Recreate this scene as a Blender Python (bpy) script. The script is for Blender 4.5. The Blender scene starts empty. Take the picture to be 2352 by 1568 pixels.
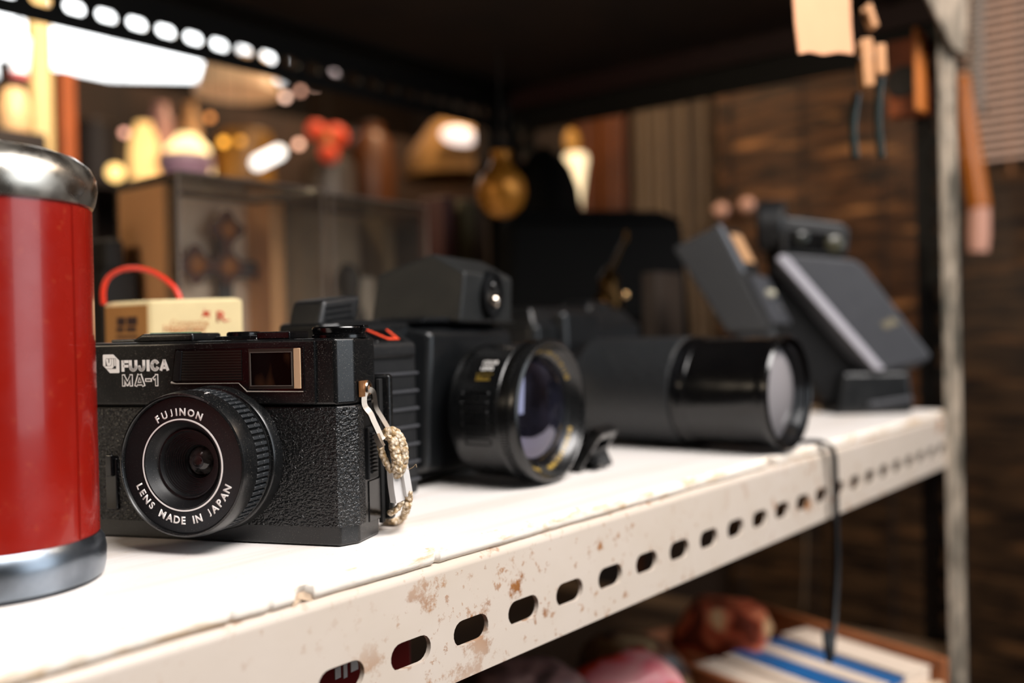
import bpy, bmesh, math, random
from mathutils import Vector, Matrix

# ------------------------------------------------------------------ camera, world, light
S = 0.001                                   # everything below is written in millimetres
FPX, CX, CY, EYE = 2200.0, 1176.0, 784.0, 70.0
YAW, PITCH, ROLL = math.radians(38.9), math.radians(-0.4), math.radians(-1.3)
cf = Vector((math.cos(PITCH)*math.cos(YAW), math.cos(PITCH)*math.sin(YAW), math.sin(PITCH)))
_r0 = Vector((math.sin(YAW), -math.cos(YAW), 0)); _u0 = _r0.cross(cf)
cr = math.cos(ROLL)*_r0 + math.sin(ROLL)*_u0
cu = -math.sin(ROLL)*_r0 + math.cos(ROLL)*_u0
CAM = Vector((0, 0, EYE))
scene = bpy.context.scene
col = scene.collection
cam_data = bpy.data.cameras.new('camera'); cam = bpy.data.objects.new('camera', cam_data); col.objects.link(cam)
cam_data.sensor_width = 23.5; cam_data.sensor_fit = 'HORIZONTAL'; cam_data.lens = FPX/2352*23.5
cam_data.clip_start = 0.01; cam_data.clip_end = 60
cam_data.dof.use_dof = True; cam_data.dof.focus_distance = 0.320; cam_data.dof.aperture_fstop = 3.1
cam_data.dof.aperture_blades = 9
cam.matrix_world = Matrix(((cr.x, cu.x, -cf.x, 0), (cr.y, cu.y, -cf.y, 0), (cr.z, cu.z, -cf.z, EYE*S), (0, 0, 0, 1)))
scene.camera = cam
scene.view_settings.view_transform = 'Standard'; scene.view_settings.look = 'None'
scene.view_settings.exposure = 0.0; scene.view_settings.gamma = 1.0; scene.view_settings.use_curve_mapping = False
w = bpy.data.worlds.new('world'); scene.world = w; w.use_nodes = True
w.node_tree.nodes['Background'].inputs[0].default_value = (1.0, 0.80, 0.62, 1)
w.node_tree.nodes['Background'].inputs[1].default_value = 0.035

def area(name, loc, target, sx, sy, power, color, spread=180):
    l = bpy.data.lights.new(name, 'AREA'); l.shape = 'RECTANGLE'; l.size = sx*S; l.size_y = sy*S
    l.energy = power; l.color = color; l.spread = math.radians(spread)
    o = bpy.data.objects.new(name, l); col.objects.link(o); o.location = Vector(loc)*S
    o.rotation_euler = (Vector(target)-Vector(loc)).to_track_quat('-Z', 'Y').to_euler(); return o
def point(name, loc, power, color, radius=30):
    l = bpy.data.lights.new(name, 'POINT'); l.energy = power; l.color = color; l.shadow_soft_size = radius*S
    o = bpy.data.objects.new(name, l); col.objects.link(o); o.location = Vector(loc)*S; return o
area('overhead_light', (260, -330, 760), (330, 300, 0), 700, 360, 18.5, (1.0, 0.95, 0.92))
area('open_front_daylight', (900, -1500, 500), (450, 250, 50), 1100, 1300, 13.0, (0.86, 0.93, 1.0))
point('stall_fill_light', (1130, 900, 760), 8, (1.0, 0.72, 0.42), 60)  # added unseen fill that warms the door and curtain
point('stall_fill_light', (1900, 1500, 1250), 55, (1.0, 0.70, 0.42), 60)  # added unseen fill that brightens the goods on the display shelf
point('side_fill_light', (-480, 560, 300), 5.2, (1.0, 0.82, 0.60), 60)  # added unseen fill for the carton and the clear cases
point('aisle_lamp_light', (1150, -500, 1000), 9, (1.0, 0.74, 0.52), 50)

# ------------------------------------------------------------------ helpers
def ray(x, y): return cf + (x-CX)/FPX*cr - (y-CY)/FPX*cu
def at(x_, y_, **k):
    d = ray(x_, y_); a, v = list(k.items())[0]; i = 'xyz'.index(a); return CAM + d*((v-CAM[i])/d[i])
def atd(x, y, z): return CAM + ray(x, y)*z

def Rot(ax, deg): return Matrix.Rotation(math.radians(deg), 4, ax)
def T(x, y, z): return Matrix.Translation((x, y, z))
def frame(o, ex, ey, ez):
    m = Matrix.Identity(4)
    for i, v in enumerate((ex, ey, ez)):
        v = v.normalized()
        for j in range(3): m[j][i] = v[j]
    for j in range(3): m[j][3] = o[j]
    return m

class MB:
    def __init__(s): s.bm = bmesh.new()
    def merge(s, b, M=None):
        if M is not None: bmesh.ops.transform(b, matrix=M, verts=b.verts)
        me = bpy.data.meshes.new('t'); b.to_mesh(me); b.free(); s.bm.from_mesh(me); bpy.data.meshes.remove(me); return s
    def box(s, x0, x1, y0, y1, z0, z1, bev=0.0, seg=3, M=None, fn=None):
        b = bmesh.new()
        v = [b.verts.new((x, y, z)) for x in (x0, x1) for y in (y0, y1) for z in (z0, z1)]
        for f in ((0,1,3,2),(4,6,7,5),(0,4,5,1),(2,3,7,6),(0,2,6,4),(1,5,7,3)): b.faces.new([v[i] for i in f])
        if fn:
            for q in b.verts: q.co = Vector(fn(q.co))
        bmesh.ops.recalc_face_normals(b, faces=b.faces)
        if bev: bmesh.ops.bevel(b, geom=b.edges[:], offset=bev, segments=seg, profile=0.5, affect='EDGES', clamp_overlap=True)
        return s.merge(b, M)
    def prism(s, pts, h0, h1, bev=0.0, seg=3, M=None, top=None):
        """polygon in xy extruded in z; top = optional polygon of the upper face"""
        b = bmesh.new(); n = len(pts); tp = top or pts
        lo = [b.verts.new((p[0], p[1], h0)) for p in pts]; hi = [b.verts.new((p[0], p[1], h1)) for p in tp]
        b.faces.new(lo[::-1]); b.faces.new(hi)
        for i in range(n): b.faces.new((lo[i], lo[(i+1) % n], hi[(i+1) % n], hi[i]))
        bmesh.ops.recalc_face_normals(b, faces=b.faces)
        if bev:
            es = [e for e in b.edges if len(e.link_faces) == 2 and e.calc_face_angle(0) > 0.35]
            bmesh.ops.bevel(b, geom=es, offset=bev, segments=seg, profile=0.5, affect='EDGES', clamp_overlap=True)
        return s.merge(b, M)
    def lathe(s, prof, n=64, M=None, close=False):
        """profile [(r, h)] around local z"""
        b = bmesh.new(); rings = []
        for r, h in prof:
            if r < 1e-6: rings.append([b.verts.new((0, 0, h))])
            else: rings.append([b.verts.new((r*math.cos(2*math.pi*i/n), r*math.sin(2*math.pi*i/n), h)) for i in range(n)])
        seq = list(zip(rings, rings[1:])) + ([(rings[-1], rings[0])] if close else [])
        for a, c in seq:
            for i in range(n):
                j = (i+1) % n
                vs = [a[i % len(a)], a[j % len(a)], c[j % len(c)], c[i % len(c)]]
                u = []
                for q in vs:
                    if q not in u: u.append(q)
                if len(u) > 2:
                    try: b.faces.new(u)
                    except ValueError: pass
        bmesh.ops.recalc_face_normals(b, faces=b.faces)
        return s.merge(b, M)
    def tube(s, pts, r, n=10, M=None, cap=True, flat=None):
        """round tube (or flat strip when flat=(w,t)) along pts"""
        b = bmesh.new(); pts = [Vector(p) for p in pts]; rings = []; up = None
        for i, p in enumerate(pts):
            t = (pts[min(i+1, len(pts)-1)] - pts[max(i-1, 0)]).normalized()
            if up is None:
                up = Vector((0, 0, 1)) if abs(t.z) < 0.9 else Vector((1, 0, 0))
            a = t.cross(up).normalized(); up = a.cross(t).normalized()
            rr = r[i] if isinstance(r, (list, tuple)) else r
            if flat:
                w_, t_ = flat
                rings.append([b.verts.new(p + a*x + up*y) for x, y in ((-w_/2,-t_/2),(w_/2,-t_/2),(w_/2,t_/2),(-w_/2,t_/2))])
            else:
                rings.append([b.verts.new(p + (a*math.cos(2*math.pi*k/n) + up*math.sin(2*math.pi*k/n))*rr) for k in range(n)])
        for a, c in zip(rings, rings[1:]):
            m = len(a)
            for k in range(m): b.faces.new((a[k], a[(k+1) % m], c[(k+1) % m], c[k]))
        if cap: b.faces.new(rings[0][::-1]); b.faces.new(rings[-1])
        bmesh.ops.recalc_face_normals(b, faces=b.faces)
        return s.merge(b, M)
    def ball(s, c, r, M=None, sc=(1, 1, 1), n=24):
        b = bmesh.new(); bmesh.ops.create_uvsphere(b, u_segments=n, v_segments=n//2, radius=r)
        bmesh.ops.transform(b, matrix=T(*c) @ Matrix.Diagonal((*sc, 1)), verts=b.verts)
        return s.merge(b, M)
    def build(s, name, m, parent=None, M=None, smooth=38, uv=False):
        """finish: vertices are in the parent's frame, in mm"""
        if M is not None: bmesh.ops.transform(s.bm, matrix=M, verts=s.bm.verts)
        bmesh.ops.scale(s.bm, vec=(S, S, S), verts=s.bm.verts)
        me = bpy.data.meshes.new(name); s.bm.to_mesh(me); s.bm.free()
        if smooth:
            me.polygons.foreach_set('use_smooth', [True]*len(me.polygons)); me.set_sharp_from_angle(angle=math.radians(smooth))
        o = bpy.data.objects.new(name, me); col.objects.link(o)
        for mm in (m if isinstance(m, (list, tuple)) else [m]): me.materials.append(mm)
        if parent: o.parent = parent
        if smooth:
            md = o.modifiers.new('normals', 'WEIGHTED_NORMAL'); md.keep_sharp = True
        return o

def thing(name, label, cat, loc=(0, 0, 0), rot=0, group=None):
    o = bpy.data.objects.new(name, None); col.objects.link(o); o.empty_display_size = 0.02
    o.location = Vector(loc)*S; o.rotation_euler = (0, 0, math.radians(rot)); o['label'] = label; o['category'] = cat
    if group: o['group'] = group
    return o
def tag(o, label, cat, group=None, kind=None):
    o['label'] = label; o['category'] = cat
    if group: o['group'] = group
    if kind: o['kind'] = kind
    return o
def struct(o, label=None):
    o['kind'] = 'structure'
    if label: o['label'] = label
    return o
def place(o, loc):                       # a mesh thing whose vertices were built round the origin
    o.location = Vector(loc)*S; return o

# materials -------------------------------------------------------
def rgb(h):
    h = h.lstrip('#'); c = [int(h[i:i+2], 16)/255 for i in (0, 2, 4)]
    return tuple((x/12.92 if x <= 0.04045 else ((x+0.055)/1.055)**2.4) for x in c) + (1,)
class Mat:
    def __init__(s, name, color=(0.5,0.5,0.5,1), rough=0.5, metal=0.0, **kw):
        s.m = bpy.data.materials.new(name); s.m.use_nodes = True; s.nt = s.m.node_tree
        s.b = s.nt.nodes['Principled BSDF']
        if isinstance(color, str): color = rgb(color)
        s.set('Base Color', color); s.set('Roughness', rough); s.set('Metallic', metal)
        for k, v in kw.items(): s.set(k.replace('_', ' '), v)
        s.tc = None
    def set(s, k, v): s.b.inputs[k].default_value = v
    def n(s, t, **kw):
        x = s.nt.nodes.new(t)
        for k, v in kw.items():
            if hasattr(x, k): setattr(x, k, v)
        return x
    def l(s, a, b): s.nt.links.new(a, b)
    def co(s, scale=(1, 1, 1), rot=(0, 0, 0)):
        if not s.tc: s.tc = s.n('ShaderNodeTexCoord')
        mp = s.n('ShaderNodeMapping'); mp.inputs['Scale'].default_value = scale; mp.inputs['Rotation'].default_value = rot
        s.l(s.tc.outputs['Object'], mp.inputs['Vector']); return mp.outputs[0]
    def noise(s, scale, detail=3, rough=0.5, dist=0.0, vec=None):
        x = s.n('ShaderNodeTexNoise'); x.inputs['Scale'].default_value = scale; x.inputs['Detail'].default_value = detail
        x.inputs['Roughness'].default_value = rough; x.inputs['Distortion'].default_value = dist
        s.l(vec if vec is not None else s.co(), x.inputs['Vector']); return x.outputs['Fac']
    def voro(s, scale, feature='F1', vec=None, out='Distance'):
        x = s.n('ShaderNodeTexVoronoi'); x.feature = feature; x.inputs['Scale'].default_value = scale
        s.l(vec if vec is not None else s.co(), x.inputs['Vector']); return x.outputs[out]
    def ramp(s, fac, stops):
        x = s.n('ShaderNodeValToRGB'); e = x.color_ramp.elements
        while len(e) < len(stops): e.new(0.5)
        for q, (p, c) in zip(e, stops):
            q.position = p; q.color = (c, c, c, 1) if isinstance(c, (int, float)) else (rgb(c) if isinstance(c, str) else c)
        s.l(fac, x.inputs[0]); return x.outputs[0]
    def mix(s, fac, a, b, mode='MIX'):
        x = s.n('ShaderNodeMix'); x.data_type = 'RGBA'; x.blend_type = mode
        for i, v in ((0, fac), (6, a), (7, b)):
            if hasattr(v, 'is_linked'): s.l(v, x.inputs[i])
            else: x.inputs[i].default_value = (rgb(v) if isinstance(v, str) else v)
        return x.outputs[2]
    def math(s, op, a, b=0.0):
        x = s.n('ShaderNodeMath'); x.operation = op
        for i, v in ((0, a), (1, b)):
            if hasattr(v, 'is_linked'): s.l(v, x.inputs[i])
            else: x.inputs[i].default_value = v
        return x.outputs[0]
    def color(s, o): s.l(o, s.b.inputs['Base Color']); return s
    def rough(s, o): s.l(o, s.b.inputs['Roughness']); return s
    def bump(s, h, strength=0.5, dist=0.3):
        x = s.n('ShaderNodeBump'); x.inputs['Strength'].default_value = strength; x.inputs['Distance'].default_value = dist*S
        s.l(h, x.inputs['Height']); s.l(x.outputs[0], s.b.inputs['Normal']); return s

def plastic(name, c, rough=0.4, dust=0.25, grain=0.0, dens=0.70):
    m = Mat(name, c, rough)
    d = m.ramp(m.noise(3600, 1, 0.4), [(dens, 0.0), (dens+0.05, dust)])
    big = m.ramp(m.noise(60, 3), [(0.35, 0.2), (0.7, 1.0)])
    fac = m.math('MULTIPLY', d, big)
    m.color(m.mix(fac, rgb(c) if isinstance(c, str) else c, (0.42, 0.38, 0.33, 1)))
    m.rough(m.math('ADD', m.math('MULTIPLY', m.noise(90, 4), 0.14), rough-0.05))
    if grain: m.bump(m.noise(1500, 2), grain, 0.08)
    return m.m
def emis(name, c, strength, base=None):
    m = Mat(name, base or c, 0.4); m.b.inputs['Emission Color'].default_value = rgb(c) if isinstance(c, str) else c
    m.set('Emission Strength', strength); return m.m
def simple(name, c, rough=0.5, metal=0.0, var=0.0, scale=40, **kw):
    m = Mat(name, c, rough, metal, **kw)
    if var:
        cc = rgb(c) if isinstance(c, str) else c
        m.color(m.mix(m.ramp(m.noise(scale, 4), [(0.3, 0.0), (0.72, 1.0)]), tuple(x*(1-var) for x in cc[:3])+(1,), tuple(min(1, x*(1+var)) for x in cc[:3])+(1,)))
    return m.m

BLK = plastic('black_camera_plastic', '#0b0c0d', 0.27, 0.42, 0.0, 0.675)
BLKM = plastic('black_matte_plastic', '#0d0e10', 0.44, 0.4, 0.15)
BLKG = plastic('black_gloss_plastic', '#070708', 0.16, 0.35)
DARK = plastic('dark_lens_plastic', '#0e0f10', 0.24, 0.2, 0.0)
GREYP = plastic('charcoal_plastic', '#0b0d0f', 0.32, 0.15, 0.2)
SHADE = Mat('dull_black_plastic', '#060607', 0.6); SHADE.set('Specular IOR Level', 0.2); SHADE = SHADE.m
GREYL = plastic('flash_grey_plastic', '#3c3d41', 0.36, 0.1, 0.2)
NEARBLACK = simple('near_black', '#050505', 0.7)
WHITEINK = simple('white_ink', '#f2eeea', 0.5)
BLACKINK = simple('black_ink', '#0b0e12', 0.5)
REDINK = simple('orange_red_ink', '#e04a2c', 0.45)
GOLDINK = simple('gold_ink', '#a08230', 0.45)
CHROME = Mat('worn_chrome', '#c9c4ba', 0.16, 1.0); CHROME.rough(CHROME.ramp(CHROME.noise(120, 4), [(0.35, 0.2), (0.75, 0.42)]))
CHROME.color(CHROME.mix(CHROME.ramp(CHROME.noise(70, 5, 0.6), [(0.55, 0.0), (0.72, 1.0)]), '#e8e2d6', '#756c5e')); CHROME = CHROME.m
STEEL = simple('clip_steel', '#c8b8a8', 0.25, 1.0)
COPPER = simple('worn_brass_lug', '#c58c5c', 0.35, 0.85, 0.2, 300)
lm = Mat('pebbled_leatherette', '#090a0b', 0.34)
_v = lm.co((1, 1, 1.35))
_h = lm.math('ADD', lm.noise(1000, 1.2, 0.4, 0.5, vec=_v), lm.math('MULTIPLY', lm.noise(1500, 1, vec=_v), 0.18))
lm.bump(_h, 1.0, 0.8); LEATHER = lm.m
rm = Mat('red_enamel', '#b01408', 0.2)
rm.color(rm.mix(rm.ramp(rm.noise(230, 3, 0.6), [(0.62, 0.0), (0.78, 0.35)]), rm.mix(rm.noise(28, 3), '#74100a', '#8a170b'), '#a04a2c'))
rm.rough(rm.ramp(rm.noise(60, 5, 0.6), [(0.3, 0.16), (0.75, 0.36)])); rm.set('Coat Weight', 0.3); RED = rm.m

# white board: worn laminate with faint streaks
bm_ = Mat('white_laminate', '#ece4de', 0.42)
_st = bm_.ramp(bm_.noise(9, 5, 0.65, 0.3, vec=bm_.co((0.35, 5.0, 1))), [(0.50, 0.0), (0.76, 1.0)])
_c = bm_.mix(_st, '#f1ebe6', '#ddd0c4')
_gr = bm_.ramp(bm_.noise(420, 3, 0.6), [(0.66, 0.0), (0.74, 0.6)])
bm_.color(bm_.mix(_gr, _c, '#c2a98c')); bm_.bump(bm_.noise(200, 4), 0.12, 0.3); BOARD = bm_.m
be = Mat('chipped_board_edge', '#e6d8c8', 0.6)
_e = be.ramp(be.noise(70, 6, 0.7, 0.5, vec=be.co((0.6, 1, 2))), [(0.50, 0.0), (0.63, 1.0)])
be.color(be.mix(_e, '#eee4d8', '#cdb08c')); be.bump(be.noise(160, 4), 0.5, 0.8); EDGE = be.m
# cream painted steel with rust
am = Mat('cream_painted_steel', '#ccc0b2', 0.36)
_n1 = am.ramp(am.noise(62, 6, 0.68), [(0.58, 0.0), (0.65, 1.0)])
_n2 = am.ramp(am.noise(230, 4, 0.6), [(0.615, 0.0), (0.675, 1.0)])
_n3 = am.ramp(am.noise(13, 3), [(0.42, 0.0), (0.62, 1.0)])
_r = am.math('MULTIPLY', am.math('MAXIMUM', _n1, am.math('MULTIPLY', _n2, 0.7)), am.math('ADD', am.math('MULTIPLY', _n3, 0.8), 0.2))
_base = am.mix(am.noise(30, 4), '#cdc1b6', '#c2b4a4')
am.color(am.mix(_r, _base, am.mix(am.noise(120, 3), '#74401a', '#a8702e')))
am.rough(am.math('ADD', am.math('MULTIPLY', _r, 0.4), 0.34)); am.bump(am.math('ADD', am.noise(110, 5), am.math('MULTIPLY', _r, 0.4)), 0.18, 0.5)
PAINT = am.m
GALV = Mat('weathered_grey_steel', '#6f6a60', 0.42, 0.15); GALV.color(GALV.mix(GALV.ramp(GALV.noise(38, 4, 0.6, vec=GALV.co((1, 1, 0.5))), [(0.38, 0.0), (0.6, 1.0)]), '#5e5a50', '#cdbba6')); GALV = GALV.m
DSTEEL = simple('dark_rack_steel', '#15120f', 0.5, 0.3)
REDBEAM = simple('dark_red_painted_steel', '#2c0806', 0.5)
PLY = simple('dark_brown_plywood', '#2a1c12', 0.7, 0, 0.35, 12)
WOODM = Mat('brown_wood', '#7a4a24', 0.55); WOODM.color(WOODM.mix(WOODM.noise(30, 5, vec=WOODM.co((0.4, 4, 4))), '#5c3418', '#94602f')); WOOD = WOODM.m
acr = bpy.data.materials.new('clear_acrylic'); acr.use_nodes = True; nt = acr.node_tree; nt.nodes.clear()
_o = nt.nodes.new('ShaderNodeOutputMaterial'); _mx = nt.nodes.new('ShaderNodeMixShader'); _t = nt.nodes.new('ShaderNodeBsdfTransparent'); _g = nt.nodes.new('ShaderNodeBsdfGlossy'); _lw = nt.nodes.new('ShaderNodeFresnel')
_t.inputs[0].default_value = (0.93, 0.92, 0.9, 1); _g.inputs['Roughness'].default_value = 0.12; _lw.inputs[0].default_value = 1.22
_d = nt.nodes.new('ShaderNodeBsdfDiffuse'); _d.inputs[0].default_value = (0.45, 0.38, 0.32, 1); _m2 = nt.nodes.new('ShaderNodeMixShader'); _m2.inputs[0].default_value = 0.035
nt.links.new(_lw.outputs[0], _mx.inputs[0]); nt.links.new(_t.outputs[0], _mx.inputs[1]); nt.links.new(_g.outputs[0], _mx.inputs[2])
nt.links.new(_mx.outputs[0], _m2.inputs[1]); nt.links.new(_d.outputs[0], _m2.inputs[2]); nt.links.new(_m2.outputs[0], _o.inputs[0])
ACRYLIC = acr

# text --------------------------------------------------------------
def text_bm(s, w_=None, h_=None, off=0.0, shear=0.0, center=True):
    """flat letters in local xz, facing -y, scaled to the given width/height (mm)"""
    c = bpy.data.curves.new('t', 'FONT'); c.body = s; c.size = 1.0; c.offset = off; c.shear = shear; c.resolution_u = 6
    o = bpy.data.objects.new('t', c); col.objects.link(o); bpy.context.view_layer.update()
    dg = bpy.context.evaluated_depsgraph_get(); me = bpy.data.meshes.new_from_object(o.evaluated_get(dg))
    b = bmesh.new(); b.from_mesh(me); bpy.data.objects.remove(o); bpy.data.curves.remove(c); bpy.data.meshes.remove(me)
    xs = [v.co.x for v in b.verts]; ys = [v.co.y for v in b.verts]
    x0, x1, y0, y1 = min(xs), max(xs), min(ys), max(ys)
    sx = w_/(x1-x0) if w_ else None; sy = h_/(y1-y0) if h_ else None
    sx = sx or sy; sy = sy or sx
    for v in b.verts:
        X = (v.co.x-(x0+x1)/2)*sx; Y = (v.co.y-(y0+y1)/2)*sy if center else v.co.y*sy
        v.co = Vector((X, 0, Y))
    for f in b.faces:
        f.normal_update()
        if f.normal.y > 0: f.normal_flip()
    return b
def thicken(b, t):
    """give printed letters a hair of thickness towards +y"""
    r = bmesh.ops.extrude_face_region(b, geom=b.faces[:], use_keep_orig=True); vs = [g for g in r['geom'] if isinstance(g, bmesh.types.BMVert)]
    bmesh.ops.translate(b, vec=(0, t, 0), verts=vs); bmesh.ops.recalc_face_normals(b, faces=b.faces); return b
def arc_text(mb, s, cx, cz, y, r, a0, a1, h, off=0.02, top=True):
    """letters spread from angle a0 to a1 (deg from vertical, clockwise) around (cx, cz)"""
    ws = {'I': 0.5, ' ': 0.75, 'J': 0.8, 'M': 1.18, 'N': 1.05, 'O': 1.08, 'L': .85, 'F': .88, 'E': .92, 'A': 1.05}
    tot = sum(ws.get(c, 1.0) for c in s); p = 0
    first, last = ws.get(s[0], 1.0)/2, tot - ws.get(s[-1], 1.0)/2
    for c in s:
        w0 = ws.get(c, 1.0); q = p + w0/2; p += w0
        if c == ' ': continue
        a = math.radians(a0 + (a1-a0)*(q-first)/(last-first))
        b = text_bm(c, None, h, off)
        if top: M = T(cx+r*math.sin(a), y, cz+r*math.cos(a)) @ Rot('Y', math.degrees(a))
        else:   M = T(cx-r*math.sin(a), y, cz-r*math.cos(a)) @ Rot('Y', math.degrees(a))
        mb.merge(thicken(b, 0.06), M)

# slotted angle ------------------------------------------------------
def slotted(L, H, pitch, vc, sl, sh, t=1.8, first=None, fillet=0.0, inward=0.0):
    """slotted strip in local xz (x 0..L, z 0..H), outer face at y=0 looking to -y, body behind it.
    fillet/inward: rounded top edge running into a flange that goes back by `inward`."""
    b = bmesh.new(); first = pitch/2 if first is None else first
    zt = H - fillet
    cells = []; x = first - pitch/2; tops = set()
    n = int((L - x)//pitch)
    if x > 0: cells.append((0, x, None))
    for i in range(n): cells.append((x+i*pitch, x+(i+1)*pitch, x+(i+0.5)*pitch))
    if x+n*pitch < L: cells.append((x+n*pitch, L, None))
    a_, b_ = (sl-sh)/2, sh/2
    for x0, x1, c in cells:
        if c is None:
            vs = [b.verts.new((X, 0, Z)) for X, Z in ((x0, 0), (x1, 0), (x1, zt), (x0, zt))]; b.faces.new(vs)
            tops.update((round(x0, 4), round(x1, 4))); continue
        ang = [2*math.pi*(k+.5)/36 for k in range(36)] + [math.atan2(Z-vc, X-c) % (2*math.pi) for X in (x0, x1) for Z in (0, zt)]
        ang.sort(); hole = []; outer = []
        for th in ang:
            dx, dz = math.cos(th), math.sin(th)
            tt = b_/abs(dz) if abs(dz) > 1e-9 else 1e9
            if abs(dx*tt) > a_:
                ox = a_ if dx > 0 else -a_
                B_ = dx*ox; tt = B_ + math.sqrt(max(0, B_*B_ - ox*ox + b_*b_))
            hole.append(b.verts.new((c+dx*tt, 0, vc+dz*tt)))
            cand = []
            if dx > 1e-9: cand.append((x1-c)/dx)
            if dx < -1e-9: cand.append((x0-c)/dx)
            if dz > 1e-9: cand.append((zt-vc)/dz)
            if dz < -1e-9: cand.append((0-vc)/dz)
            q = min(cand); P = (c+dx*q, 0, vc+dz*q); outer.append(b.verts.new(P))
            if abs(P[2]-zt) < 1e-4: tops.add(round(P[0], 4))
        m = len(ang)
        for i in range(m): b.faces.new((hole[i], hole[(i+1) % m], outer[(i+1) % m], outer[i]))
    if fillet:
        xs = sorted(tops); prof = [(fillet*(1-math.cos(a)), zt+fillet*math.sin(a)) for a in [math.pi/2*k/7 for k in range(8)]]
        if inward: prof.append((inward, H))
        rows = [[b.verts.new((X, y, z)) for X in xs] for y, z in prof]
        for r0, r1 in zip(rows, rows[1:]):
            for i in range(len(xs)-1): b.faces.new((r0[i], r0[i+1], r1[i+1], r1[i]))
    bmesh.ops.remove_doubles(b, verts=b.verts, dist=0.001)
    bmesh.ops.recalc_face_normals(b, faces=b.faces)
    fl = [f for f in b.faces if abs(f.normal.y) > 0.9]
    if fl and fl[0].normal.y > 0: bmesh.ops.reverse_faces(b, faces=b.faces)
    bmesh.ops.solidify(b, geom=b.faces[:], thickness=t)
    bmesh.ops.recalc_face_normals(b, faces=b.faces)
    # solidify keeps the first shell in place or offsets it: shift so the outer face is at y = 0
    my = min(v.co.y for v in b.verts)
    if my < -1e-4: bmesh.ops.translate(b, vec=(0, -my, 0), verts=b.verts)
    return b

# ------------------------------------------------------------------ the room
FZ, CZ = -900, 1800
def slab(name, x0, x1, y0, y1, z0, z1, m): return struct(MB().box(x0, x1, y0, y1, z0, z1).build(name, m, smooth=0))
slab('floor', -2500, 3700, -2600, 3700, FZ-40, FZ, simple('stall_floor', '#3a2f26', 0.8, 0, 0.3, 3))
slab('ceiling', -2500, 3700, -2600, 3700, CZ, CZ+40, simple('stall_ceiling', '#1a130e', 0.9, 0, 0.3, 3))
WALLD = simple('dark_stall_wall', '#2b1d13', 0.85, 0, 0.4, 4)
slab('wall_right', 1500, 1540, -1100, 1300, FZ, CZ, WALLD)
slab('wall_far', 3600, 3640, 1300, 3700, FZ, CZ, WALLD)
slab('wall_left', -2540, -2500, -1500, 3700, FZ, CZ, WALLD)
# back wall with a window opening
P0, P1 = at(40, 45, y=3600), at(690, 60, y=3600)
WX0, WX1 = P0.x-150, P1.x-60
WZ0, WZ1 = at(300, 250, y=3600).z, CZ-60
wb = MB()
wb.box(-2500, WX0, 3600, 3640, FZ, CZ).box(WX1, 3600, 3600, 3640, FZ, CZ).box(WX0, WX1, 3600, 3640, FZ, WZ0).box(WX0, WX1, 3600, 3640, WZ1, CZ)
struct(wb.build('wall_back', WALLD, smooth=0))
win = struct(MB().box(WX0, WX1, 3618, 3624, WZ0, WZ1).build('window_1', emis('daylight_through_frosted_pane', (0.93, 0.97, 1.0, 1), 3.6), smooth=0))
wf = MB()
for x in (WX0, WX1-40): wf.box(x, x+40, 3596, 3612, WZ0, WZ1)
wf.build('window_frame', simple('window_frame_paint', '#4a3a2a', 0.6), win, smooth=0)
# door and curtain on the right wall
d0, d1 = at(1335, 400, x=1498), at(1452, 400, x=1498)
dr = MB(); y0, y1 = sorted((d0.y, d1.y))
dr.box(1470, 1500, y0, y1, FZ, 640, 4)
for k in range(2): dr.box(1462, 1472, y0+18+k*((y1-y0)/2), y0+(y1-y0)/2-10+k*((y1-y0)/2), 120, 560, 3)
DOORM = simple('orange_brown_door_wood', '#54290b', 0.5, 0, 0.35, 9)
struct(dr.build('door_1', DOORM))
# curtain: pleated
c0, c1 = at(1460, 400, x=1470), at(1662, 400, x=1470)
b = bmesh.new(); ya, yb = sorted((c0.y, c1.y)); rows = []
for z in (-40, 60, 300, 640):
    rows.append([b.verts.new((1472+9*math.sin(i*0.9)+3*math.sin(i*2.3+z), ya+(yb-ya)*i/60, z)) for i in range(61)])
for r0, r1 in zip(rows, rows[1:]):
    for i in range(60): b.faces.new((r0[i], r0[i+1], r1[i+1], r1[i]))
bmesh.ops.solidify(b, geom=b.faces[:], thickness=1.5)
q = MB(); q.merge(b); tag(q.build('curtain', simple('taupe_curtain', '#9c8266', 0.9)), 'pleated taupe curtain hanging beside the orange-brown door', 'curtain')
# bamboo blinds: thin slats bound by cords
def blind(name, ya, yb, z0, z1, X, pitch, label, tone):
    root = thing(name, label, 'blind', (X, (ya+yb)/2, z0)); m = MB(); rnd = random.Random(int(ya)); n = int((z1-z0)/pitch); L = yb-ya
    for i in range(n):
        z = i*pitch; t = rnd.uniform(-.8, .8); a = pitch*0.40
        m.box(-1.6+t, 1.6+t, -L/2+rnd.uniform(0, 6), L/2-rnd.uniform(0, 6), z, z+2*a)
    m.build('slats', tone, root, smooth=0)
    c = MB(); k = 0
    while -L/2+60+k*120 < L/2-20:
        y = -L/2+60+k*120; c.tube([(-3.5, y, 0), (-3.5, y, z1-z0)], 1.6, 6); k += 1
    c.build('binding_cords', simple('blind_cord', '#1d130c', 0.8), root, smooth=0)
    return root
def bamboo(name, a, b_, bright):
    m = Mat(name, a, 0.42)
    f = m.noise(1.0, 4, 0.65, vec=m.co((1, 9, 75)))
    g = m.ramp(m.noise(1.0, 3, 0.6, vec=m.co((1, 6, 40))), [(0.56, 0.0), (0.68, 1.0)])  # bands of orange glint painted into the slat colour
    m.color(m.mix(m.math('MULTIPLY', g, bright), m.mix(m.ramp(f, [(0.42, 0.0), (0.6, 1.0)]), a, b_), '#c88850')); return m.m
BAM1 = bamboo('brown_bamboo', '#20120a', '#6a4326', 0.8); BAM2 = bamboo('dark_bamboo', '#1c110a', '#4c3520', 0.2)
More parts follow.
